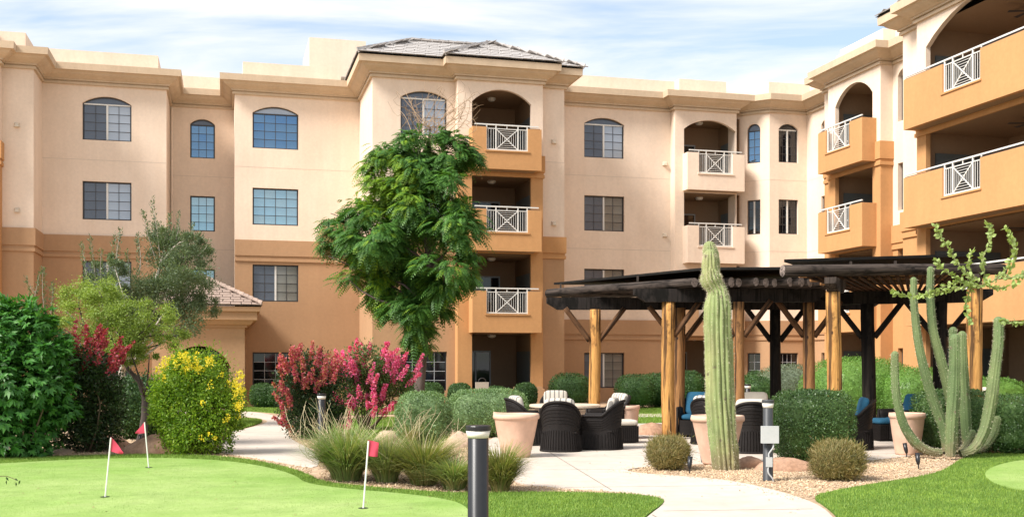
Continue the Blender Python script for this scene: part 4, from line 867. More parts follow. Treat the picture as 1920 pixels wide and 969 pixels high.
# ---- ornamental grasses
def bunch(base, n, h, spread, mat, label, lw=.006, seeds=0, group='bunch grasses beside the lawn', dry=None):
    root = empty('bunch_grass', (base[0], base[1], 0), 0, label, 'grass clump', group); t = rng.uniform(0, 6.28, n); rr = rng.uniform(0, .5, n)*spread; hh = h*rng.uniform(.55, 1.15, n); out = spread*rng.uniform(.25, 1.25, n)
    dr = np.column_stack([np.cos(t), np.sin(t), np.zeros(n)]); sd_ = np.column_stack([-np.sin(t), np.cos(t), np.zeros(n)]); b0 = dr*(rr*.6)[:, None]; segs_ = []; K = 5
    fall = rng.uniform(.15, .75, n)
    def pt(f): z = hh*(f*1.25-fall*f**2.6*.9); return b0+dr*(out*f**1.7)[:, None]+np.column_stack([np.zeros(n), np.zeros(n), np.maximum(z, .01)])
    for k in range(K):
        f0, f1 = k/K, (k+1)/K; a, b = pt(f0), pt(f1); w0, w1 = lw*(1-f0**2), lw*(1-f1**2)+.0008; segs_.append(np.stack([a-sd_*w0, a+sd_*w0, b+sd_*w1, b-sd_*w1], 1))
    V = np.stack(segs_, 1).reshape(-1, 3)
    vs = V.reshape(n, K, 4, 3); verts = np.concatenate([np.stack([vs[:, 0, 0], vs[:, 0, 1]], 1)]+[np.stack([vs[:, k, 3], vs[:, k, 2]], 1) for k in range(K)], 1)
    idx = np.array([(2*k, 2*k+1, 2*k+3, 2*k+2) for k in range(K)]); F_ = (idx[None]+(np.arange(n)*2*(K+1))[:, None, None]).reshape(-1, 4)
    me = bpy.data.meshes.new('blades'); me.vertices.add(len(verts.reshape(-1, 3))); me.vertices.foreach_set('co', verts.astype(np.float32).ravel()); m = len(F_); me.loops.add(m*4); me.loops.foreach_set('vertex_index', F_.astype(np.int32).ravel()); me.polygons.add(m); me.polygons.foreach_set('loop_start', np.arange(0, m*4, 4, dtype=np.int32)); me.materials.append(mat); me.update(calc_edges=True)
    o = link('blades', me, root); o['kind'] = 'stuff'
    if seeds:
        mb = MB()
        for k in range(seeds):
            a = rng.uniform(0, 6.28); p = Vector((math.cos(a)*.05, math.sin(a)*.05, .1)); q = Vector((math.cos(a)*spread*rng.uniform(.5, 1.5), math.sin(a)*spread*rng.uniform(.4, 1.2), h*rng.uniform(1.1, 1.7))); limb(mb, p, q, .004, .002, .12, 6, 4)
        o = mb.build('seed_stalk', M('seed_stalk', (.55, .45, .28), .8, .1), root); o['kind'] = 'stuff'
    return root
lG2 = leafmat('bunch_grass_olive', [(0.14, 0.20, 0.05), (0.20, 0.24, 0.07), (0.32, 0.28, 0.12), (0.25, 0.25, 0.09)], .3)
bunch(G(650, 900), 2600, .68, .68, lGrass, 'largest green bunch grass, leftmost on the lawn edge', seeds=30)
bunch(G(725, 903), 1500, .55, .52, lGrass, 'green bunch grass just right of the third flag pole', seeds=14)
bunch(G(795, 908), 2200, .58, .60, lG2, 'olive bunch grass with golden tips left of the front bollard', seeds=10)
bunch(G(852, 917), 1200, .40, .46, lGrass, 'low green bunch grass touching the front bollard', seeds=0)
bunch(G(938, 921), 1900, .52, .38, lG2, 'olive bunch grass just right of the front bollard', seeds=6)
for px, py, lb in ((770, 838, 'thin dry stalk clump in front of the pale round hedge'), (620, 850, 'wispy stalk clump left of the flag by the path')):
    bunch(G(px, py), 90, .5, .35, lG2, lb, .005, 26)
# ================================================================== cacti
mSag = None
def cactus_mat(name, c, rib):
    m, t, b = mat_new(name); f = noise(t, 5, 5, .6, (1, 1, .5)); f2 = noise(t, 1.5, 4, .6, (1, 1, .35))
    col = mixc(t, ramp(t, f2, [(0, 0, 0), (1, 1, 1)], [.42, .68]), c, rib); col = mixc(t, 1.0, col, ramp(t, f, [(.78,)*3, (1.2,)*3], [.3, .7]), 'MULTIPLY')
    tcn = nn(t, 'ShaderNodeTexCoord'); sx_ = nn(t, 'ShaderNodeSeparateXYZ'); t.links.new(tcn.outputs['Object'], sx_.inputs[0]); n5 = noise(t, 7, 4, .6)
    ad = nn(t, 'ShaderNodeMath', operation='MULTIPLY_ADD'); t.links.new(n5, ad.inputs[0]); ad.inputs[1].default_value = .9; t.links.new(sx_.outputs[2], ad.inputs[2])
    col = mixc(t, ramp(t, ad.outputs[0], [(.75,)*3, (0, 0, 0)], [.50, .85]), col, (0.20, 0.15, 0.085)); vo = nn(t, 'ShaderNodeTexVoronoi'); vo.inputs['Scale'].default_value = 3.4; t.links.new(tcn.outputs['Object'], vo.inputs['Vector'])
    col = mixc(t, ramp(t, vo.outputs['Distance'], [(.8,)*3, (0, 0, 0)], [.07, .12]), col, (0.13, 0.10, 0.06))
    t.links.new(col, b.inputs['Base Color']); b.inputs['Roughness'].default_value = .75; bump(t, b, noise(t, 60, 3, .6), .4, .01); return m
mSag = cactus_mat('saguaro_skin', (0.215, 0.265, 0.10), (0.31, 0.29, 0.13)); mPipe = cactus_mat('organ_pipe_skin', (0.105, 0.155, 0.055), (0.16, 0.19, 0.075)); mSpine = M('cactus_spine', (0.62, 0.55, 0.40), .8, .1)
def catmull(pts, k):
    pts = [Vector(p) for p in pts]; r = []
    for i in range(len(pts)-1):
        p0, p1, p2, p3 = pts[max(i-1, 0)], pts[i], pts[i+1], pts[min(i+2, len(pts)-1)]
        for j in range(k): t = j/k; r.append(0.5*((2*p1)+(p2-p0)*t+(2*p0-5*p1+4*p2-p3)*t*t+(3*p1-p0-3*p2+p3)*t**3))
    return r+[pts[-1]]
def ribbed(pts, rad, nr, name, mat, parent, depth=.10, k=8, spines=0, res=6):
    q = catmull(pts, k); rv = [v.x for v in catmull([(r, 0, 0) for r in rad], k)]
    last = q[-1]; a = (q[-1]-q[-2]).normalized(); r_end = rv[-1]
    for t in (.35, .65, .88, .98): q.append(last+a*r_end*t*1.05); rv.append(r_end*math.sqrt(max(0.01, 1-t*t)))
    n = nr*res; ref = None; V = []; SP = []
    for i, p in enumerate(q):
        a = (q[min(i+1, len(q)-1)]-q[max(i-1, 0)]).normalized()
        if ref is None: ref = a.orthogonal().normalized()
        ref = (ref-a*ref.dot(a)).normalized(); g = a.cross(ref)
        for j in range(n):
            t = 2*math.pi*j/n; w = abs(math.cos(t*nr/2)); kk = int((t*nr/2+math.pi/2)/math.pi) % nr; rr = rv[i]*(1-depth*1.3+depth*1.6*w**.42*(1+.28*math.sin(kk*2.7+i*.23)))*(1+.018*math.sin(i*.7+kk*1.9)+.012*math.sin(i*1.9+kk)); V.append(p+(ref*math.cos(t)+g*math.sin(t))*rr)
    fs = [(i*n+j, i*n+(j+1) % n, (i+1)*n+(j+1) % n, (i+1)*n+j) for i in range(len(q)-1) for j in range(n)]+[tuple((len(q)-1)*n+j for j in range(n))]
    o = MB().add(V, fs).build(name, mat, parent, smooth=True)
    if spines:
        SPv = []
        for i in range(len(q)-4):
            for m in range(nr):
                for _ in range(spines):
                    b = V[i*n+m*res].lerp(V[(i+1)*n+m*res], rng.uniform()); out = (b-q[i]).normalized(); d = (out+Vector(rng.normal(size=3))*.6).normalized()*rng.uniform(.015, .04); s = d.cross(Vector(rng.normal(size=3))).normalized()*.0024; SPv += [b-s, b+s, b+d]
        s_ = link('spines', npmesh('spines', np.array([tuple(v) for v in SPv]), 3, mSpine), o); s_['kind'] = 'stuff'
    return o
Ys = 16.4; b0 = at(1361, 881, Ys); b0.z = 0
sag = empty('saguaro_cactus', b0, 0, 'tall pale ribbed saguaro with a pinched neck standing in gravel by the pergola', 'cactus')
def sp(x, y, Y=Ys): return at(x, y, Y)-b0
sg = [sp(1361, 884), sp(1358, 850), sp(1354, 800), sp(1350, 740), sp(1348, 680), sp(1346, 620), sp(1346, 575), sp(1345, 548), sp(1341, 538), sp(1334, 525), sp(1332, 513)]
ribbed(sg, [.185, .195, .20, .205, .20, .195, .185, .14, .125, .15, .13], 17, 'stem', mSag, sag, .14, 8, 4)
ribbed([sp(1333, 512), sp(1331, 500), sp(1331, 484), sp(1331, 478)], [.11, .115, .10, .085], 13, 'upper_segment', mSag, sag, .15, 5, 3)
ribbed([sp(1338, 515, Ys+.14), sp(1335, 490, Ys+.14), sp(1331, 470, Ys+.14), sp(1330, 463, Ys+.14)], [.09, .115, .105, .085], 13, 'head', mSag, sag, .15, 5, 3)
Yo = 18.3; b1 = at(1782, 856, Yo); b1.z = 0
org = empty('organ_pipe_cactus', b1, 0, 'many armed green organ pipe cactus in gravel by the right lawn', 'cactus')
def op(x, y, d=0): return at(x, y, Yo+d)-b1
arms = [([(1765, 848), (1740, 845), (1715, 828), (1694, 795), (1682, 750), (1678, 700), (1678, 664)], [.075, .085, .095, .09, .08, .075, .07], -.1),
        ([(1775, 845), (1768, 800), (1752, 755), (1735, 700), (1722, 640), (1714, 575), (1713, 525)], [.08, .095, .10, .095, .085, .075, .062], .15),
        ([(1792, 845), (1790, 790), (1780, 735), (1766, 680), (1750, 620), (1744, 560), (1745, 505)], [.08, .10, .105, .10, .09, .08, .065], .35),
        ([(1782, 855), (1784, 800), (1788, 740), (1790, 690), (1790, 635)], [.095, .115, .12, .11, .10], -.3),
        ([(1796, 845), (1796, 780), (1790, 700), (1787, 620)], [.07, .085, .09, .085], .45),
        ([(1815, 843), (1810, 780), (1806, 700), (1804, 628)], [.09, .11, .10, .085], .2),
        ([(1800, 850), (1826, 840), (1846, 805), (1858, 750), (1866, 690), (1872, 640), (1872, 602)], [.08, .10, .11, .115, .11, .105, .095], -.15),
        ([(1805, 848), (1840, 838), (1860, 815), (1870, 785)], [.06, .085, .09, .07], .25), ([(1798, 850), (1815, 830), (1824, 810)], [.06, .075, .06], .1)]
for p, r, d in arms: ribbed([op(x, y, d) for x, y in p], [k*.80 for k in r], 11, 'arm', mPipe, org, .14, 7, 2, 5)
# ================================================================== leafy branch tree coming in from the right
Yo2 = 12.5; bt = Vector((6.6, Yo2+.3, 0)); pv = empty('young_palo_verde', bt, 0, 'leafy pale green branches reaching in from the right edge', 'tree')
lBr = leafmat('branch_leaf', [(0.30, 0.40, 0.14), (0.36, 0.46, 0.18), (0.27, 0.36, 0.12)], .35)
def bp(x, y, d=0): return at(x, y, Yo2+d)-bt
mbT = MB(); mbT.tube([(0, 0, -.05), (.05, 0, .8), (-.02, 0, 1.7), bp(1985, 545), ], [.06, .05, .04, .03], 8); mbT.build('trunk', mTwig, pv, smooth=True)
brs = [[(1985, 545), (1940, 520), (1880, 522), (1835, 535), (1815, 530)], [(1830, 533), (1800, 500), (1775, 460), (1752, 424)], [(1820, 535), (1790, 520), (1765, 500), (1755, 488)], [(1850, 528), (1842, 490), (1858, 445), (1852, 418)], [(1865, 524), (1890, 500), (1900, 460), (1885, 428)],
       [(1885, 522), (1905, 480), (1895, 445)], [(1825, 533), (1770, 545), (1715, 555), (1672, 548)], [(1822, 535), (1812, 570), (1818, 605)], [(1985, 560), (1930, 602), (1878, 601)], [(1835, 530), (1815, 500), (1822, 470)], [(1825, 533), (1790, 530), (1740, 552)], [(1900, 522), (1935, 505), (1960, 490)], [(1845, 530), (1870, 540), (1910, 530)]]
lf = MB().add([(0, 0, 0), (.012, .010, .002), (.013, .026, 0), (0, .042, -.004), (-.013, .026, 0), (-.012, .010, .002), (0, .02, .005)], [(0, 1, 6), (1, 2, 6), (2, 3, 6), (3, 4, 6), (4, 5, 6), (5, 0, 6)]).mesh('leaf', lBr)
bm_ = MB(); nleaf = 0; extra = []
for i, b in enumerate(brs):
    q = catmull([bp(x, y, (i % 4)*.06-.1) for x, y in b], 6); bm_.tube(q, [.009-.007*j/len(q) for j in range(len(q))], 5)
    tot = sum((q[j+1]-q[j]).length for j in range(len(q)-1)); m = int(tot/.0105)
    if i == 0: m = int(m*.6)
    for k in range(m):
        f = (k+rng.uniform())/m*(len(q)-1); j = min(int(f), len(q)-2); p = q[j].lerp(q[j+1], f-j); ax = (q[j+1]-q[j]).normalized()
        d = (ax*.7+Vector(rng.normal(size=3))*.75).normalized(); rot = d.to_track_quat('Y', 'Z') @ Quaternion((0, 1, 0), rng.uniform(0, 6.28)); s = rng.uniform(1.0, 1.75)
        if nleaf < 300: o = link('leaf', lf, pv, p, rot); o.scale = (s,)*3; nleaf += 1
        else: extra += [(Matrix.Translation(p) @ rot.to_matrix().to_4x4() @ Matrix.Scale(s, 4), None)]
bm_.build('branch', M('green_twig', (.22, .22, .10), .8, .15), pv, smooth=True)
em = MB()
for m, _ in extra: em.add([m @ v.co for v in lf.vertices], [tuple(p.vertices) for p in lf.polygons])
if extra: tag(em.build('leaf', lBr, pv), kind='stuff')
# small twig at the left edge
tw = empty('leafy_twig', Vector((-6.6, 13.2, 0)), 0, 'thin twig with few dark leaves at the left edge over the putting green', 'plant'); mb = MB(); o0 = Vector(tw.location)
tq = catmull([(0, 0, 0), Vector((-.15, 0, .2)), at(0, 892, 13.2)-o0, at(18, 894, 13.2)-o0, at(32, 900, 13.2)-o0], 4); mb.tube(tq, [.004]*len(tq), 5); mb.build('stem', mTwig, tw)
PL = np.array([tuple(at(x, y, 13.2)-o0) for x, y in ((11, 893), (12, 899), (28, 896), (30, 903), (38, 899))]); foliage('leaf', PL, rdir(5)*.5+np.array([.3, 0, -.6]), rdir(5), .06, .025, lMyr, tw); tw.children[-1].pop('kind', None)

# ================================================================== pergola
def woodmat(name, c1, c2, dark, dk=.5, vs=(1, 1, .12)):
    m, t, b = mat_new(name); f = noise(t, 9, 6, .65, vs, 'Object', 1.2); f2 = noise(t, 2.6, 5, .7, (1, 1, .55)); f3 = noise(t, 30, 3, .6, vs)
    col = ramp(t, f, [c2, c1, sc(c1, 1.12)], [.30, .52, .75]); col = mixc(t, ramp(t, f2, [(0, 0, 0), (1, 1, 1)], [dk, dk+.12]), col, dark); col = mixc(t, 1.0, col, ramp(t, f3, [(.8,)*3, (1.1,)*3], [.35, .65]), 'MULTIPLY')
    f4 = noise(t, 16, 3, .5, (1, 1, .045)); col = mixc(t, ramp(t, f4, [(.9,)*3, (0, 0, 0)], [.40, .47]), col, dark)
    tcn = nn(t, 'ShaderNodeTexCoord'); mpn = nn(t, 'ShaderNodeMapping'); mpn.inputs['Scale'].default_value = (1, 1, .55); t.links.new(tcn.outputs['Object'], mpn.inputs[0]); vo = nn(t, 'ShaderNodeTexVoronoi'); vo.inputs['Scale'].default_value = 4.2; t.links.new(mpn.outputs[0], vo.inputs['Vector'])
    col = mixc(t, ramp(t, vo.outputs['Distance'], [(1, 1, 1), (0, 0, 0)], [.05, .11]), col, dark); t.links.new(col, b.inputs['Base Color'])
    b.inputs['Roughness'].default_value = .85; b.inputs['Specular IOR Level'].default_value = .12; bump(t, b, f, .6, .015); return m
mLog = woodmat('golden_log', (0.52, 0.27, 0.085), (0.36, 0.16, 0.05), (0.06, 0.032, 0.018), .535); mBrownLog = woodmat('brown_log', (0.30, 0.15, 0.06), (0.17, 0.08, 0.035), (0.03, 0.018, 0.014), .55)
mBraceLog = woodmat('brace_log', (0.12, 0.06, 0.03), (0.065, 0.033, 0.017), (0.02, 0.014, 0.01), .52); mBeam = woodmat('black_beam', (0.026, 0.021, 0.019), (0.015, 0.012, 0.011), (0.008, 0.007, 0.006), .5); mSlatLog = woodmat('slat_log', (0.06, 0.03, 0.016), (0.035, 0.018, 0.010), (0.012, 0.008, 0.006), .55); mDarkLog = woodmat('weathered_log', (0.065, 0.050, 0.042), (0.028, 0.022, 0.019), (0.010, 0.008, 0.007), .50); mBlackLog = woodmat('black_log', (0.022, 0.018, 0.015), (0.012, 0.010, 0.009), (0.006, 0.005, 0.005), .5)
mEnd = woodmat('log_end', (0.30, 0.24, 0.21), (0.15, 0.11, 0.09), (0.03, 0.022, 0.02), .52, (1, 1, 1)); mRoofSheet = M('black_roof_sheet', (0.012, 0.011, 0.010), .7, .3, 8, spec=.12)
def logm(length, r, mat, name, wob=.03, n=14, taper=.93, k=9, ends=True):
    vs = []; ph = rng.uniform(0, 6.28, 6)
    for i in range(k+1):
        z = length*i/k; rr = r*(1+(taper-1)*i/k); ox, oy = math.sin(z*1.3+ph[0])*r*.10, math.cos(z*1.1+ph[1])*r*.10
        for j in range(n): t = 2*math.pi*j/n; q = rr*(1+wob*math.sin(2*t+ph[2]+z*.4)+wob*.7*math.sin(3*t+ph[3]-z*.9)+rng.normal()*wob*.3); vs.append((ox+q*math.cos(t), oy+q*math.sin(t), z))
    fs = [(i*n+j, i*n+(j+1) % n, (i+1)*n+(j+1) % n, (i+1)*n+j) for i in range(k) for j in range(n)]+[tuple(range(n-1, -1, -1)), tuple(k*n+j for j in range(n))]
    return MB().add(vs, fs).mesh(name, mat, False)
def log(name, p, q, r, mat, parent, wob=.03, end=None, me=None):
    p, q = Vector(p), Vector(q); d = q-p; o = link(name, me or logm(d.length, r, mat, name, wob), parent, p, d.to_track_quat('Z', 'Y'))
    if me is None: o.data.polygons.foreach_set('use_smooth', [True]*(len(o.data.polygons)-2)+[False]*2)
    if end:
        o.data.materials.append(end); o.data.polygons[-1].material_index = 1; o.data.polygons[-2].material_index = 1
    return o
def beam(name, p, q, w, h, mat, parent, cham=(True, True)):
    """square beam with its ends cut back underneath; p, q on the centre of the underside"""
    p, q = Vector(p), Vector(q); d = q-p; L = d.length; c = h*.9; a, b = (c if cham[0] else 0), (c if cham[1] else 0)
    pr = [(a, 0), (L-b, 0), (L, h*.55), (L, h), (0, h), (0, h*.55)]; n = 6
    vs = [(x, -w/2, z) for x, z in pr]+[(x, w/2, z) for x, z in pr]; fs = [tuple(range(n)), tuple(range(2*n-1, n-1, -1))]+[(i, i+n, (i+1) % n+n, (i+1) % n) for i in range(n)]
    fs = [tuple(range(n))[::1]]+fs[1:]
    return MB().add(vs, fs).build(name, mat, parent, loc=p, rot=Quaternion((0, 0, 1), math.atan2(d.y, d.x)))
c0 = Vector((5.4, 22.8, 0)); PG = empty('pergola', c0, 0, 'rustic log pergola with dark roof over the seating on the patio', 'pergola')
def pp(X, Y, z): return Vector((X, Y, z))-c0
posts = {'A': (1.86, 24.6, mLog, .13), 'B': (3.25, 22.7, mLog, .145), 'B2': (3.66, 23.9, mBrownLog, .135), 'C': ((1386-CX)/F*22.6, 22.6, mBrownLog, .125), 'D': ((1454-CX)/F*24.8, 24.8, mBlackLog, .125),
         'E': ((1517-CX)/F*22.9, 22.9, mBrownLog, .128), 'F': ((1563-CX)/F*19.5, 19.5, mLog, .135), 'Gp': ((1628-CX)/F*23.1, 23.1, mBlackLog, .15), 'H': ((1763-CX)/F*22.6, 22.6, mBlackLog, .145), 'I': ((1827-CX)/F*20.15, 20.15, mLog, .142)}
ZBm = {'A': 2.80, 'B': 2.86, 'B2': 2.80, 'C': 2.86, 'D': 2.80, 'E': 2.86, 'F': 2.86, 'Gp': 2.84, 'H': 2.86, 'I': 2.97}
for k, (x, y, m, r) in posts.items(): log('post', pp(x, y, 0), pp(x, y, ZBm[k]), r, m, PG, .04)
def brace(k, ang, up=.62, mat=None, out=.6):
    x, y, m, r = posts[k]; z = ZBm[k]; d = Vector((math.cos(ang), math.sin(ang), 0)); log('brace', pp(x, y, z-up-.08)+d*r*.8, pp(x, y, z+.03)+d*(out+r*.5), .062, mat or m, PG, .02)
for k in ('A', 'B2', 'C', 'D', 'E'): brace(k, 0.0, mat=mBraceLog if k != 'D' else mBlackLog); brace(k, math.pi, mat=mBraceLog if k != 'D' else mBlackLog)
brace('B', 0.15, mat=mBraceLog)
aG = math.atan2(posts['H'][1]-posts['Gp'][1], posts['H'][0]-posts['Gp'][0])
for k in ('Gp', 'H'): brace(k, aG, mat=mBlackLog); brace(k, aG+math.pi, mat=mBlackLog)
# left half: far beam, near beam, packed logs running front to back
beam('beam', pp(.78, 24.7, 2.80), pp(8.3, 24.7, 2.80), .22, .27, mBeam, PG); beam('beam', pp(2.52, 22.65, 2.86), pp(6.5, 22.75, 2.86), .22, .27, mBeam, PG)
p0, p1 = Vector((.85, 25.9, 3.24)), Vector((3.7, 22.2, 3.24)); dg = (p1-p0)
log('roof_log', p0-c0, p1-c0, .105, mDarkLog, PG, .03, mEnd)
zs_ = .085
for i in range(15):
    f = .30+i*.225; off = Vector((f, -.045*f, 0)); j = rng.uniform(-.12, .10); a = p0+off+dg*(.02); b = p1+off+dg.normalized()*j
    if i > 9: a = a + (b-a)*(.15+.02*(i-10))
    log('roof_log', a-c0+Vector((0, 0, -.01)), b-c0+Vector((0, 0, -.01)), rng.uniform(.09, .112), mDarkLog, PG, .04, mEnd)
def sheet(poly, z, th, name='roof_sheet'):
    z = z if hasattr(z, '__len__') else [z]*len(poly)
    tr = tessellate_polygon([[Vector((x, y, 0)) for x, y in poly]]); n = len(poly)
    MB().add([(x-c0.x, y-c0.y, h) for (x, y), h in zip(poly, z)]+[(x-c0.x, y-c0.y, h+th) for (x, y), h in zip(poly, z)], [t for t in tr]+[(t[0]+n, t[1]+n, t[2]+n) for t in tr]+[(i, (i+1) % n, (i+1) % n+n, i+n) for i in range(n)]).build(name, mRoofSheet, PG)
sheet([(1.0, 26.2), (3.9, 22.0), (5.75, 21.9), (7.4, 22.9), (7.4, 26.2)], 3.47, .05)
for x, y in ((1.15, 25.85), (2.7, 23.5), (3.85, 22.25), (5.5, 22.2), (7.0, 25.4)): MB().box(-.02, .02, -.02, .02, 0, .14).build('roof_support', mDarkLog, PG, loc=pp(x, y, 3.335))
# right half: big front log on corbels, rear beam, thin logs across, raised sheet
F_, I_, G_, H_ = (posts[k] for k in ('F', 'I', 'Gp', 'H'))
def on(k, dz=0): return Vector((posts[k][0], posts[k][1], ZBm[k]+dz))
dFI = (on('I')-on('F')).normalized(); dF2 = Vector((dFI.x, dFI.y, 0))
log('front_log', on('F', .37)-dF2*1.0-c0, on('I', .36)+dF2*.62-c0, .105, mDarkLog, PG, .03, mEnd)
dGH = (on('H')-on('Gp')).normalized(); dGH.z = 0
beam('beam', on('Gp')-dGH*1.0-c0, on('H')+dGH*1.0-c0, .22, .26, mBlackLog, PG)
dFG = (on('Gp')-on('F')); dFG.z = 0; dFG.normalize()
for k in ('F', 'I'):
    q = on(k, .0)-dFG*.32; beam('corbel', q-c0+Vector((0, 0, .005)), q+dFG*1.0-c0+Vector((0, 0, .005)), .2, .24, mDarkLog, PG)
for i in range(20):
    f = i/19; a = on('F', .29).lerp(on('I', .29), f*1.3-.18)+dFG*.12; b = on('Gp', .29).lerp(on('H', .29), f*1.3-.18)+dFG*.8; log('slat_log', a-c0, b-c0, .035, mSlatLog, PG, .02)
for f in (.25, .5, .75):
    a = on('F', .36).lerp(on('Gp', .36), f)-dF2*.9; b = on('I', .36).lerp(on('H', .36), f)+dF2*.5; log('roof_log', a-c0, b-c0, .05, mBrownLog, PG, .02)
def xy(v): return (v.x, v.y)
sheet([xy(on('F')-dF2*1.0+dFG*.15), xy(on('I')+dF2*.15+dFG*.3), xy(on('H')+dFG*1.0+dF2*.3), xy(on('Gp')+dFG*1.0-dGH*.7)], (3.385, 3.60, 3.66, 3.44), .05)
for v in (on('F', .42)+dF2*.3+dFG*.2, on('F', .45)+dF2*1.2+dFG*.2, on('Gp', .40)+dFG*.4): MB().box(-.02, .02, -.02, .02, 0, .15).build('roof_support', mDarkLog, PG, loc=v-c0)

# ================================================================== furniture
mWick = M('dark_wicker', (0.014, 0.011, 0.010), .6, .35, 40, (1, 1, 1), .6, 120, spec=.2); mStone = M('table_stone', (0.62, 0.50, 0.38), .5, .15, 5); mTerra = None
def strip_mat(name, a, b, k):
    m, t, bs = mat_new(name); tcn = nn(t, 'ShaderNodeTexCoord'); sp_ = nn(t, 'ShaderNodeSeparateXYZ'); t.links.new(tcn.outputs['Object'], sp_.inputs[0])
    mu = nn(t, 'ShaderNodeMath', operation='MULTIPLY'); t.links.new(sp_.outputs[0], mu.inputs[0]); mu.inputs[1].default_value = k
    si = nn(t, 'ShaderNodeMath', operation='SINE'); t.links.new(mu.outputs[0], si.inputs[0])
    ma = nn(t, 'ShaderNodeMath', operation='MULTIPLY_ADD'); t.links.new(si.outputs[0], ma.inputs[0]); ma.inputs[1].default_value = .5; ma.inputs[2].default_value = .5
    t.links.new(ramp(t, ma.outputs[0], [b, a], [.10, .24]), bs.inputs['Base Color']); bs.inputs['Roughness'].default_value = .9; return m
mStripe = strip_mat('striped_cloth', (0.50, 0.45, 0.385), (0.16, 0.145, 0.13), 62); mBlue = M('teal_cloth', (0.012, 0.085, 0.155), .85, .12, 8); mCreamC = M('cream_cloth', (0.54, 0.48, 0.40), .9, .06, 8)
def pillow(sx, sy, sz, e=.35):
    vs = []; nu, nv = 24, 10
    for j in range(nv+1):
        for i in range(nu):
            th, a = math.pi*j/nv, 2*math.pi*i/nu; d = (math.sin(th)*math.cos(a), math.sin(th)*math.sin(a), math.cos(th)); s = (abs(d[0])**(2/e)+abs(d[1])**(2/e)+abs(d[2])**(2/.7))**(-1*(e/2)) if True else 1
            g = lambda v, p: math.copysign(abs(v)**p, v); vs.append((g(math.cos(a), e)*math.sin(th)**e*sx/2, g(math.sin(a), e)*math.sin(th)**e*sy/2, g(math.cos(th), .7)*sz/2))
    return MB().add(vs, [(j*nu+i, (j+1)*nu+i, (j+1)*nu+(i+1) % nu, j*nu+(i+1) % nu) for j in range(nv) for i in range(nu)])
chair_cache = {}
def chair_meshes(cloth):
    """barrel wicker armchair; looks to local -y"""
    if cloth.name in chair_cache: return chair_cache[cloth.name]
    hw, hd = .34, .36; K = 36; out = []
    def plan(t):                                   # U from the left front round the back to the right front
        s = t*2-1
        if abs(s) > .62: f = (abs(s)-.62)/.38; return math.copysign(hw, s), .06-f*(hd+.06), 1-f
        a = s/.62*math.pi/2; return hw*math.sin(a), .06+(hd-.06)*math.cos(a)**.8, 1
    top = []; low = []
    for i in range(K+1):
        x, y, b = plan(i/K); s = abs(i/K*2-1); h = .62+.27*max(0, 1-(s/.60)**2.3) if s < .60 else .62
        fl = 1.12; top.append((x*1.04, y*1.02+(.07 if s < .5 else .0)*(1-s/.5 if s < .5 else 0), h)); low.append((x*1.06, y*1.10 if y > 0 else y, 0.02))
    m = MB(); rows = []; NZ = 7
    for j in range(NZ+1):
        f = j/NZ; r = []
        for a, b in zip(low, top): k = .5-.5*math.cos(math.pi*f); pin = 1-.09*math.sin(math.pi*f)**2 if f < .6 else 1-.09*math.sin(math.pi*f)**2; r.append(((a[0]+(b[0]-a[0])*f)*pin, (a[1]+(b[1]-a[1])*f)*pin, a[2]+(b[2]-a[2])*f))
        rows.append(r)
    n = K+1; vs = [v for r in rows for v in r]; inn = [(v[0]*.88, v[1]*.88, v[2]) for v in vs]; N = len(vs)
    fs = [(j*n+i, j*n+i+1, (j+1)*n+i+1, (j+1)*n+i) for j in range(NZ) for i in range(K)]; fs += [tuple(q+N for q in f[::-1]) for f in fs[:]]
    fs += [(NZ*n+i, NZ*n+i+1, N+NZ*n+i+1, N+NZ*n+i) for i in range(K)]+[(j*n, (j+1)*n, N+(j+1)*n, N+j*n) for j in range(NZ)]+[(j*n+K, N+j*n+K, N+(j+1)*n+K, (j+1)*n+K) for j in range(NZ)]
    m.add(vs+inn, fs); shell = m.mesh('wicker_shell', mWick, True)
    rail = MB().tube([Vector(v) for v in top], .026, 8); rail.tube([Vector(v) for v in low], .02, 6); rail.tube([Vector(top[0]), Vector((top[0][0], top[0][1]+.01, .01))], .024, 8); rail.tube([Vector(top[-1]), Vector((top[-1][0], top[-1][1]+.01, .01))], .024, 8)
    rail = rail.mesh('wicker_rail', mWick, True)
    st = MB()
    for i in range(1, K):
        st.tube([(rows[j][i][0]*1.012, rows[j][i][1]*1.012, rows[j][i][2]) for j in (0, 1, 2, 3)], .0095, 5, False)
    for j in range(4, NZ+1):
        for z in (0, .5):
            if j == NZ and z: continue
            r0 = rows[j]; r1 = rows[min(j+1, NZ)]; st.tube([((a[0]*(1-z)+b[0]*z)*1.008, (a[1]*(1-z)+b[1]*z)*1.008, a[2]*(1-z)+b[2]*z) for a, b in zip(r0, r1)], .006, 4, False)
    st = st.mesh('wicker_weave', mWick, True)
    apron = MB().box(-.31, .31, -.34, -.31, .04, .36).box(-.31, .31, -.31, .26, .33, .36).mesh('seat_base', mWick)
    seat = pillow(.60, .62, .13).mesh('seat_cushion', cloth, True); back = pillow(.56, .52, .16).mesh('back_cushion', cloth, True)
    chair_cache[cloth.name] = (shell, rail, st, apron, seat, back); return chair_cache[cloth.name]
def chair(X, Y, face, cloth, label, group='dark wicker armchairs on the patio', z=.015):
    """face: direction the sitter looks, degrees from +x"""
    root = empty('wicker_armchair', (X, Y, z), R(face+90), label, 'chair', group); a, b, c, d, e, f = chair_meshes(cloth)
    link('wicker_shell', a, root); link('wicker_rail', b, root); s = link('wicker_weave', c, root); s['kind'] = 'stuff'; link('seat_base', d, root); link('seat_cushion', e, root, (0, -.03, .42)); link('back_cushion', f, root, (0, .20, .70), (R(78), 0, 0)); return root
def gx(px, py): v = G(px, py, .015); return v.x, v.y
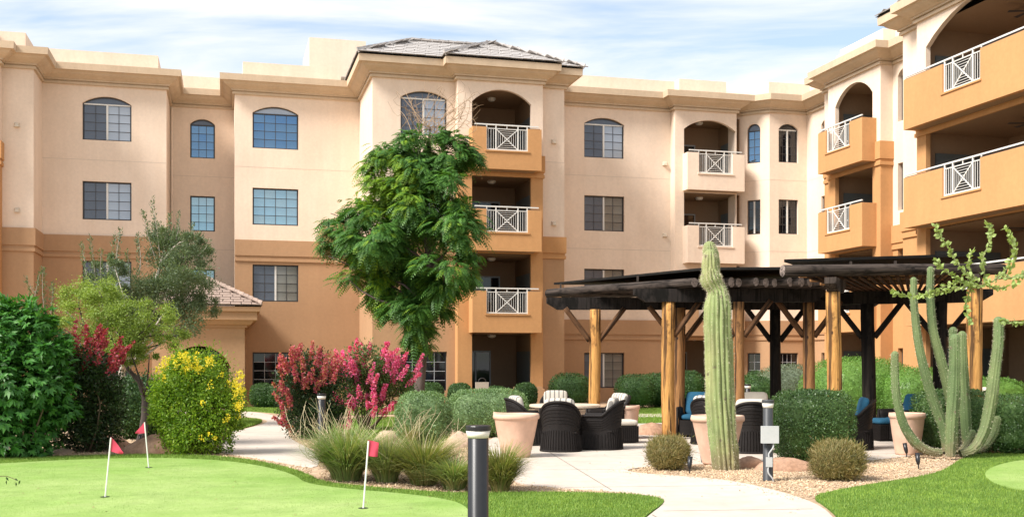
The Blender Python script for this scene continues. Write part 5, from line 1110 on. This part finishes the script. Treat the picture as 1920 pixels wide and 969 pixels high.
x, y = gx(1053, 846); chair(x, y+.2, 80, mStripe, 'nearest wicker armchair seen from behind beside the big terracotta pot')
x, y = gx(1128, 842); chair(x, y+.15, 165, mStripe, 'wicker armchair with striped cushion turned left, front right of the table')
x, y = gx(1150, 825); chair(x-.02, y+.5, 205, mStripe, 'wicker armchair with striped cushion at the far right of the table behind the stool')
x, y = gx(1045, 815); chair(x, y+.9, 268, mStripe, 'farthest wicker armchair with rounded back behind the stone table')
x, y = gx(988, 835); chair(x, y+.3, 20, mStripe, 'wicker armchair with striped cushion left of the table behind the big pot')
x, y = gx(1308, 818); chair(x, y+.1, 250, mBlue, 'wicker armchair with teal cushions left of the saguaro')
x, y = gx(1330, 832); chair(x+.05, y+.1, 60, mStripe, 'wicker armchair hidden behind the saguaro and its pot')
x, y = gx(1408, 848); chair(x, y+.1, 85, mCreamC, 'dark wicker armchair right behind the pot beside the saguaro')
x, y = gx(1425, 820); chair(x, y+.4, 262, mCreamC, 'wicker armchair with cream cushion beyond the small round table')
x, y = gx(1598, 842); chair(x, y+.1, 170, mBlue, 'wicker armchair mostly hidden at the right of the boxy hedge')
x, y = gx(1704, 828); chair(x, y+.25, 195, mBlue, 'wicker armchair with bright blue cushions behind the organ pipe cactus')
x, y = gx(1885, 800); chair(x, y+1.2, 250, mCreamC, 'pale backed wicker chair behind the right boxy hedge')
def stool(X, Y, cloth, label):
    r = empty('wicker_stool', (X, Y, .015), R(10), label, 'stool', 'wicker foot stools'); MB().box(-.25, .25, -.22, .22, 0.02, .34).build('wicker_base', mWick, r); mb = MB()
    for k in range(13): xx = -.24+.04*k; mb.bar((xx, -.226, .02), (xx, -.226, .34), .012)
    for k in range(11): yy = -.2+.04*k; mb.bar((-.256, yy, .02), (-.256, yy, .34), .012)
    o = mb.build('wicker_weave', mWick, r); o['kind'] = 'stuff'; pillow(.52, .46, .13).build('cushion', cloth, r, True, (0, 0, .40)); return r
x, y = gx(1170, 830); stool(x, y+.1, mCreamC, 'wicker stool with cream cushion right of the stone table'); x, y = gx(1664, 826); stool(x, y+.1, mBlue, 'wicker stool with bright blue cushion beside the black post')
def table(X, Y, r, label):
    t = empty('stone_table', (X, Y, .015), 0, label, 'table', 'round stone top tables'); MB().lathe([(r*.2, .69), (r*.95, .69), (r, .70), (r, .735), (r*.985, .745), (0.01, .745)], 40).build('table_top', mStone, t)
    MB().lathe([(.34, 0), (.30, .08), (.22, .3), (.20, .5), (.30, .688)], 24).build('pedestal', mWick, t, True); return t
x, y = gx(1060, 828); table(x, y+.2, .72, 'large round stone top table among the wicker armchairs'); x, y = gx(1412, 835); table(x, y+.2, .42, 'small round pale table right of the saguaro')
mTerra = M('terracotta', (0.62, 0.40, 0.29), .85, .14, 4, (1, 1, 1), .3, 50); mPotSoil = M('pot_soil', (.07, .05, .04), .95, .3)
def pot(X, Y, rt, rb, h, label, mat=None):
    p = empty('terracotta_pot', (X, Y, .015), rng.uniform(0, 6), label, 'pot', 'large terracotta pots')
    MB().lathe([(rb*.96, 0), (rb, .03), (rb+(rt-rb)*.5, h*.48), (rt*.95, h*.86), (rt*.965, h*.875), (rt*1.01, h*.885), (rt*1.03, h*.93), (rt, h), (rt*.93, h), (rt*.89, h*.9), (rt*.85, h*.87)], 40).build('pot_body', mat or mTerra, p, True)
    MB().lathe([(0.02, h*.84), (rt*.855, h*.84), (rt*.855, h*.855), (0.02, h*.87)], 24).build('soil', mPotSoil, p); return p
x, y = gx(968, 858); pot(x, y+.22, .385, .24, .73, 'big pale terracotta pot at the front left of the wicker chairs')
x, y = gx(1180, 825); pot(x, y+.5, .27, .19, .70, 'terracotta pot behind the stool by the table')
x, y = gx(950, 822); pot(x, y+.2, .28, .19, .55, 'terracotta pot tucked behind the big front pot')
x, y = gx(1350, 871); pot(x, y+.2, .41, .24, .76, 'big pale terracotta pot behind the saguaro')
x, y = gx(1708, 853); pot(x, y+.18, .30, .20, .72, 'pinkish pot left of the organ pipe cactus')
x, y = gx(1900, 815); pot(x, y+2.5, .4, .25, .85, 'pale pot by the doorway at the far right')
# chairs on the balconies
mPatio = M('patio_chair_metal', (0.05, 0.042, 0.04), .5, .1)
def patio_chair(g, s, o, z, turn, label):
    q = g.a+g.d*s+g.n*o; c_, s_ = math.cos(A), math.sin(A); rt = empty('balcony_chair', (OX+q.x*c_-q.y*s_, OY+q.x*s_+q.y*c_, z), A+g.ang+turn, label, 'chair', 'metal chairs on the balconies')
    MB().box(-.24, .24, -.24, .22, .40, .43).build('seat', mPatio, rt); b = MB()
    for k in range(6): b.bar((-.22+.088*k, .23, .45), (-.22+.088*k, .31, .92), .02)
    b.tube([(-.24, .31, .92), (0, .33, .97), (.24, .31, .92)], .018, 6); b.build('backrest', mPatio, rt)
    for x in (-.22, .22):
        for y in (-.22, .22): MB().bar((x, y, 0), (x, y, .40), .03).build('leg', mPatio, rt)
for g, s0, s1, nm in ((segs[12], *oS6, 'tower'), (segs[18], *oS8, 'right hand cream')):
    for z, fl in zip(zfl, ('top', 'middle', 'lowest')):
        if nm != 'tower' and fl == 'lowest': continue
        patio_chair(g, s0+.7, -.5, z+.301, .5, 'dark metal chair left on the %s %s balcony' % (fl, nm)); patio_chair(g, s1-.75, -.6, z+.301, -.6, 'dark metal chair right on the %s %s balcony' % (fl, nm))
# beige chair on the ground floor patio
bgx = empty('patio_chair', tuple(Vector(G(900, 764))[:2])+(0,), A, 'beige high backed patio chair with thin arched top at the tower foot', 'chair')
MB().box(-.25, .25, -.26, .24, .40, .46).build('seat', mCreamC, bgx); MB().add([(-.22, -.30, .44), (.22, -.30, .44), (.22, -.25, .44), (-.22, -.25, .44), (-.24, -.36, .92), (.24, -.36, .92), (.24, -.31, .92), (-.24, -.31, .92)], [(0, 1, 5, 4), (1, 2, 6, 5), (2, 3, 7, 6), (3, 0, 4, 7), (0, 3, 2, 1), (4, 5, 6, 7)]).build('backrest', mCreamC, bgx)
MB().tube([(.14*math.cos(t), -.34, .915+.15*math.sin(t)) for t in [math.pi*k/10 for k in range(11)]], .012, 6).build('arched_top', mBronze, bgx)
for x in (-.22, .22):
    for y in (-.22, .20): MB().bar((x, y, 0), (x, y, .40), .035).build('leg', mBronze, bgx)

# ================================================================== bollards, lights, flags
mBoll = M('black_paint', (0.018, 0.018, 0.02), .32, .1, 20); mLens = M('frosted_lens', (0.72, 0.68, 0.60), .5, .05); mGreyBox = M('grey_box', (0.46, 0.47, 0.46), .5, .06); mConduit = M('conduit', (0.42, 0.43, 0.43), .5, .05); mBollG = M('dark_grey_paint', (0.045, 0.047, 0.05), .45, .1, 20)
def bollard(p, h, r, label, mat):
    b = empty('bollard_light', (p[0], p[1], 0), 0, label, 'bollard', 'bollard lights'); MB().lathe([(r*1.05, 0), (r*1.05, .02), (r, .025), (r, h-.115), (r*.94, h-.11)], 32).build('post', mat, b, True)
    MB().lathe([(r*1.0, h-.108), (r*1.17, h-.045)], 32).build('lens', mLens, b, True); MB().lathe([(r*1.2, h-.044), (r*1.22, h-.04), (r*1.22, h-.008), (r*1.18, h), (.01, h+.003)], 32).build('cap', mat, b); return b
Yb = 9.6; bollard(((896.5-CX)/F*Yb, Yb), EYE-(797-HZ)/F*Yb, .092, 'black bollard light in the foreground on the lawn edge', mBoll)
q = G(1440, 901); b2 = bollard(q, 1.10, .068, 'dark grey bollard with grey electrical boxes in the gravel', mBollG)
MB().box(-.115, .115, -.14, -.07, .52, .75).build('junction_box', mGreyBox, b2); MB().box(-.045, .035, -.115, -.068, .20, .33).build('outlet_box', mGreyBox, b2)
MB().tube(catmull([(.05, -.1, .52), (.04, -.12, .46), (-.01, -.10, .38), (-.01, -.10, .33)], 4), .011, 6).tube(catmull([(-.02, -.1, .2), (-.02, -.11, .12), (.03, -.12, .05), (.05, -.11, 0)], 4), .011, 6).build('conduit', mConduit, b2, True)
bollard(G(603, 833), 1.0, .075, 'black bollard light among the left crape myrtle', mBoll); bollard(G(1402, 790), 1.02, .075, 'dark bollard light in front of shrubs under the pergola', mBoll)
def spot(p, lean, label):
    s = empty('spotlight', (p[0], p[1], 0), 0, label, 'garden light', 'small garden spotlights'); MB().tube([(0, 0, -.02), (0, 0, .09)], .01, 6).build('stake', mBoll, s); MB().tube([(0, 0, .08), (lean*.2, .02, .13), (lean, .04, .25)], [.02, .033, .036], 12).build('lamp_head', mBoll, s, True); return s
spot(G(1293, 888), .015, 'small black spotlight in gravel between tufted shrub and saguaro'); spot(G(1316, 868), .05, 'small dark spotlight beside the saguaro pot'); spot(G(1722, 880), .0, 'small dark spotlight in gravel at the cactus foot'); spot(G(264, 840), -.03, 'small black spotlight behind the putting green'); spot(G(1700, 858), -.02, 'small dark spotlight beside the pinkish pot')
mFlag = M('red_flag', (0.50, 0.045, 0.085), .75, .1, 6); mPole = M('white_pole', (0.78, 0.76, 0.72), .5, .05); mHole = M('cup', (.01, .012, .01), .8)
def flag(base, tip, cloth, label):
    b = G(*base, .03); t = at(tip[0], tip[1], b.y); f = empty('golf_flag', b, 0, label, 'golf flag', 'red flags on the putting green'); d = t-b
    MB().tube([(0, 0, -.02), d], .0095, 8).build('pole', mPole, f); k = 0.9
    pts = [at(x, y, b.y)-b for x, y in cloth]; n = 7; vs = []
    for i in range(n):
        u = i/(n-1)
        for j in range(4):
            v = j/3; p = pts[0].lerp(pts[1], u).lerp(pts[3].lerp(pts[2], u), v); p = Vector((p.x, p.y+math.sin(u*5+v*1.5)*.02*(u+.1), p.z)); vs.append(p)
    MB().add(vs, [(i*4+j, i*4+j+1, (i+1)*4+j+1, (i+1)*4+j) for i in range(n-1) for j in range(3)]).build('flag_cloth', mFlag, f, True)
    MB().lathe([(.01, .004), (.055, .004), (.055, .0035)], 20).build('cup', mHole, f)
flag((197, 931), (208, 820), [(208, 818), (233, 848), (229, 851), (205, 845)], 'red golf flag furled to the right, nearest the left edge')
flag((279, 876), (271, 791), [(271, 790), (254, 811), (258, 813), (273, 811)], 'red golf flag farthest away before the curved trunk')
flag((681, 952), (691, 826), [(690, 824), (711, 829), (708, 856), (689, 854)], 'red golf flag before the bunch grass left of the bollard')
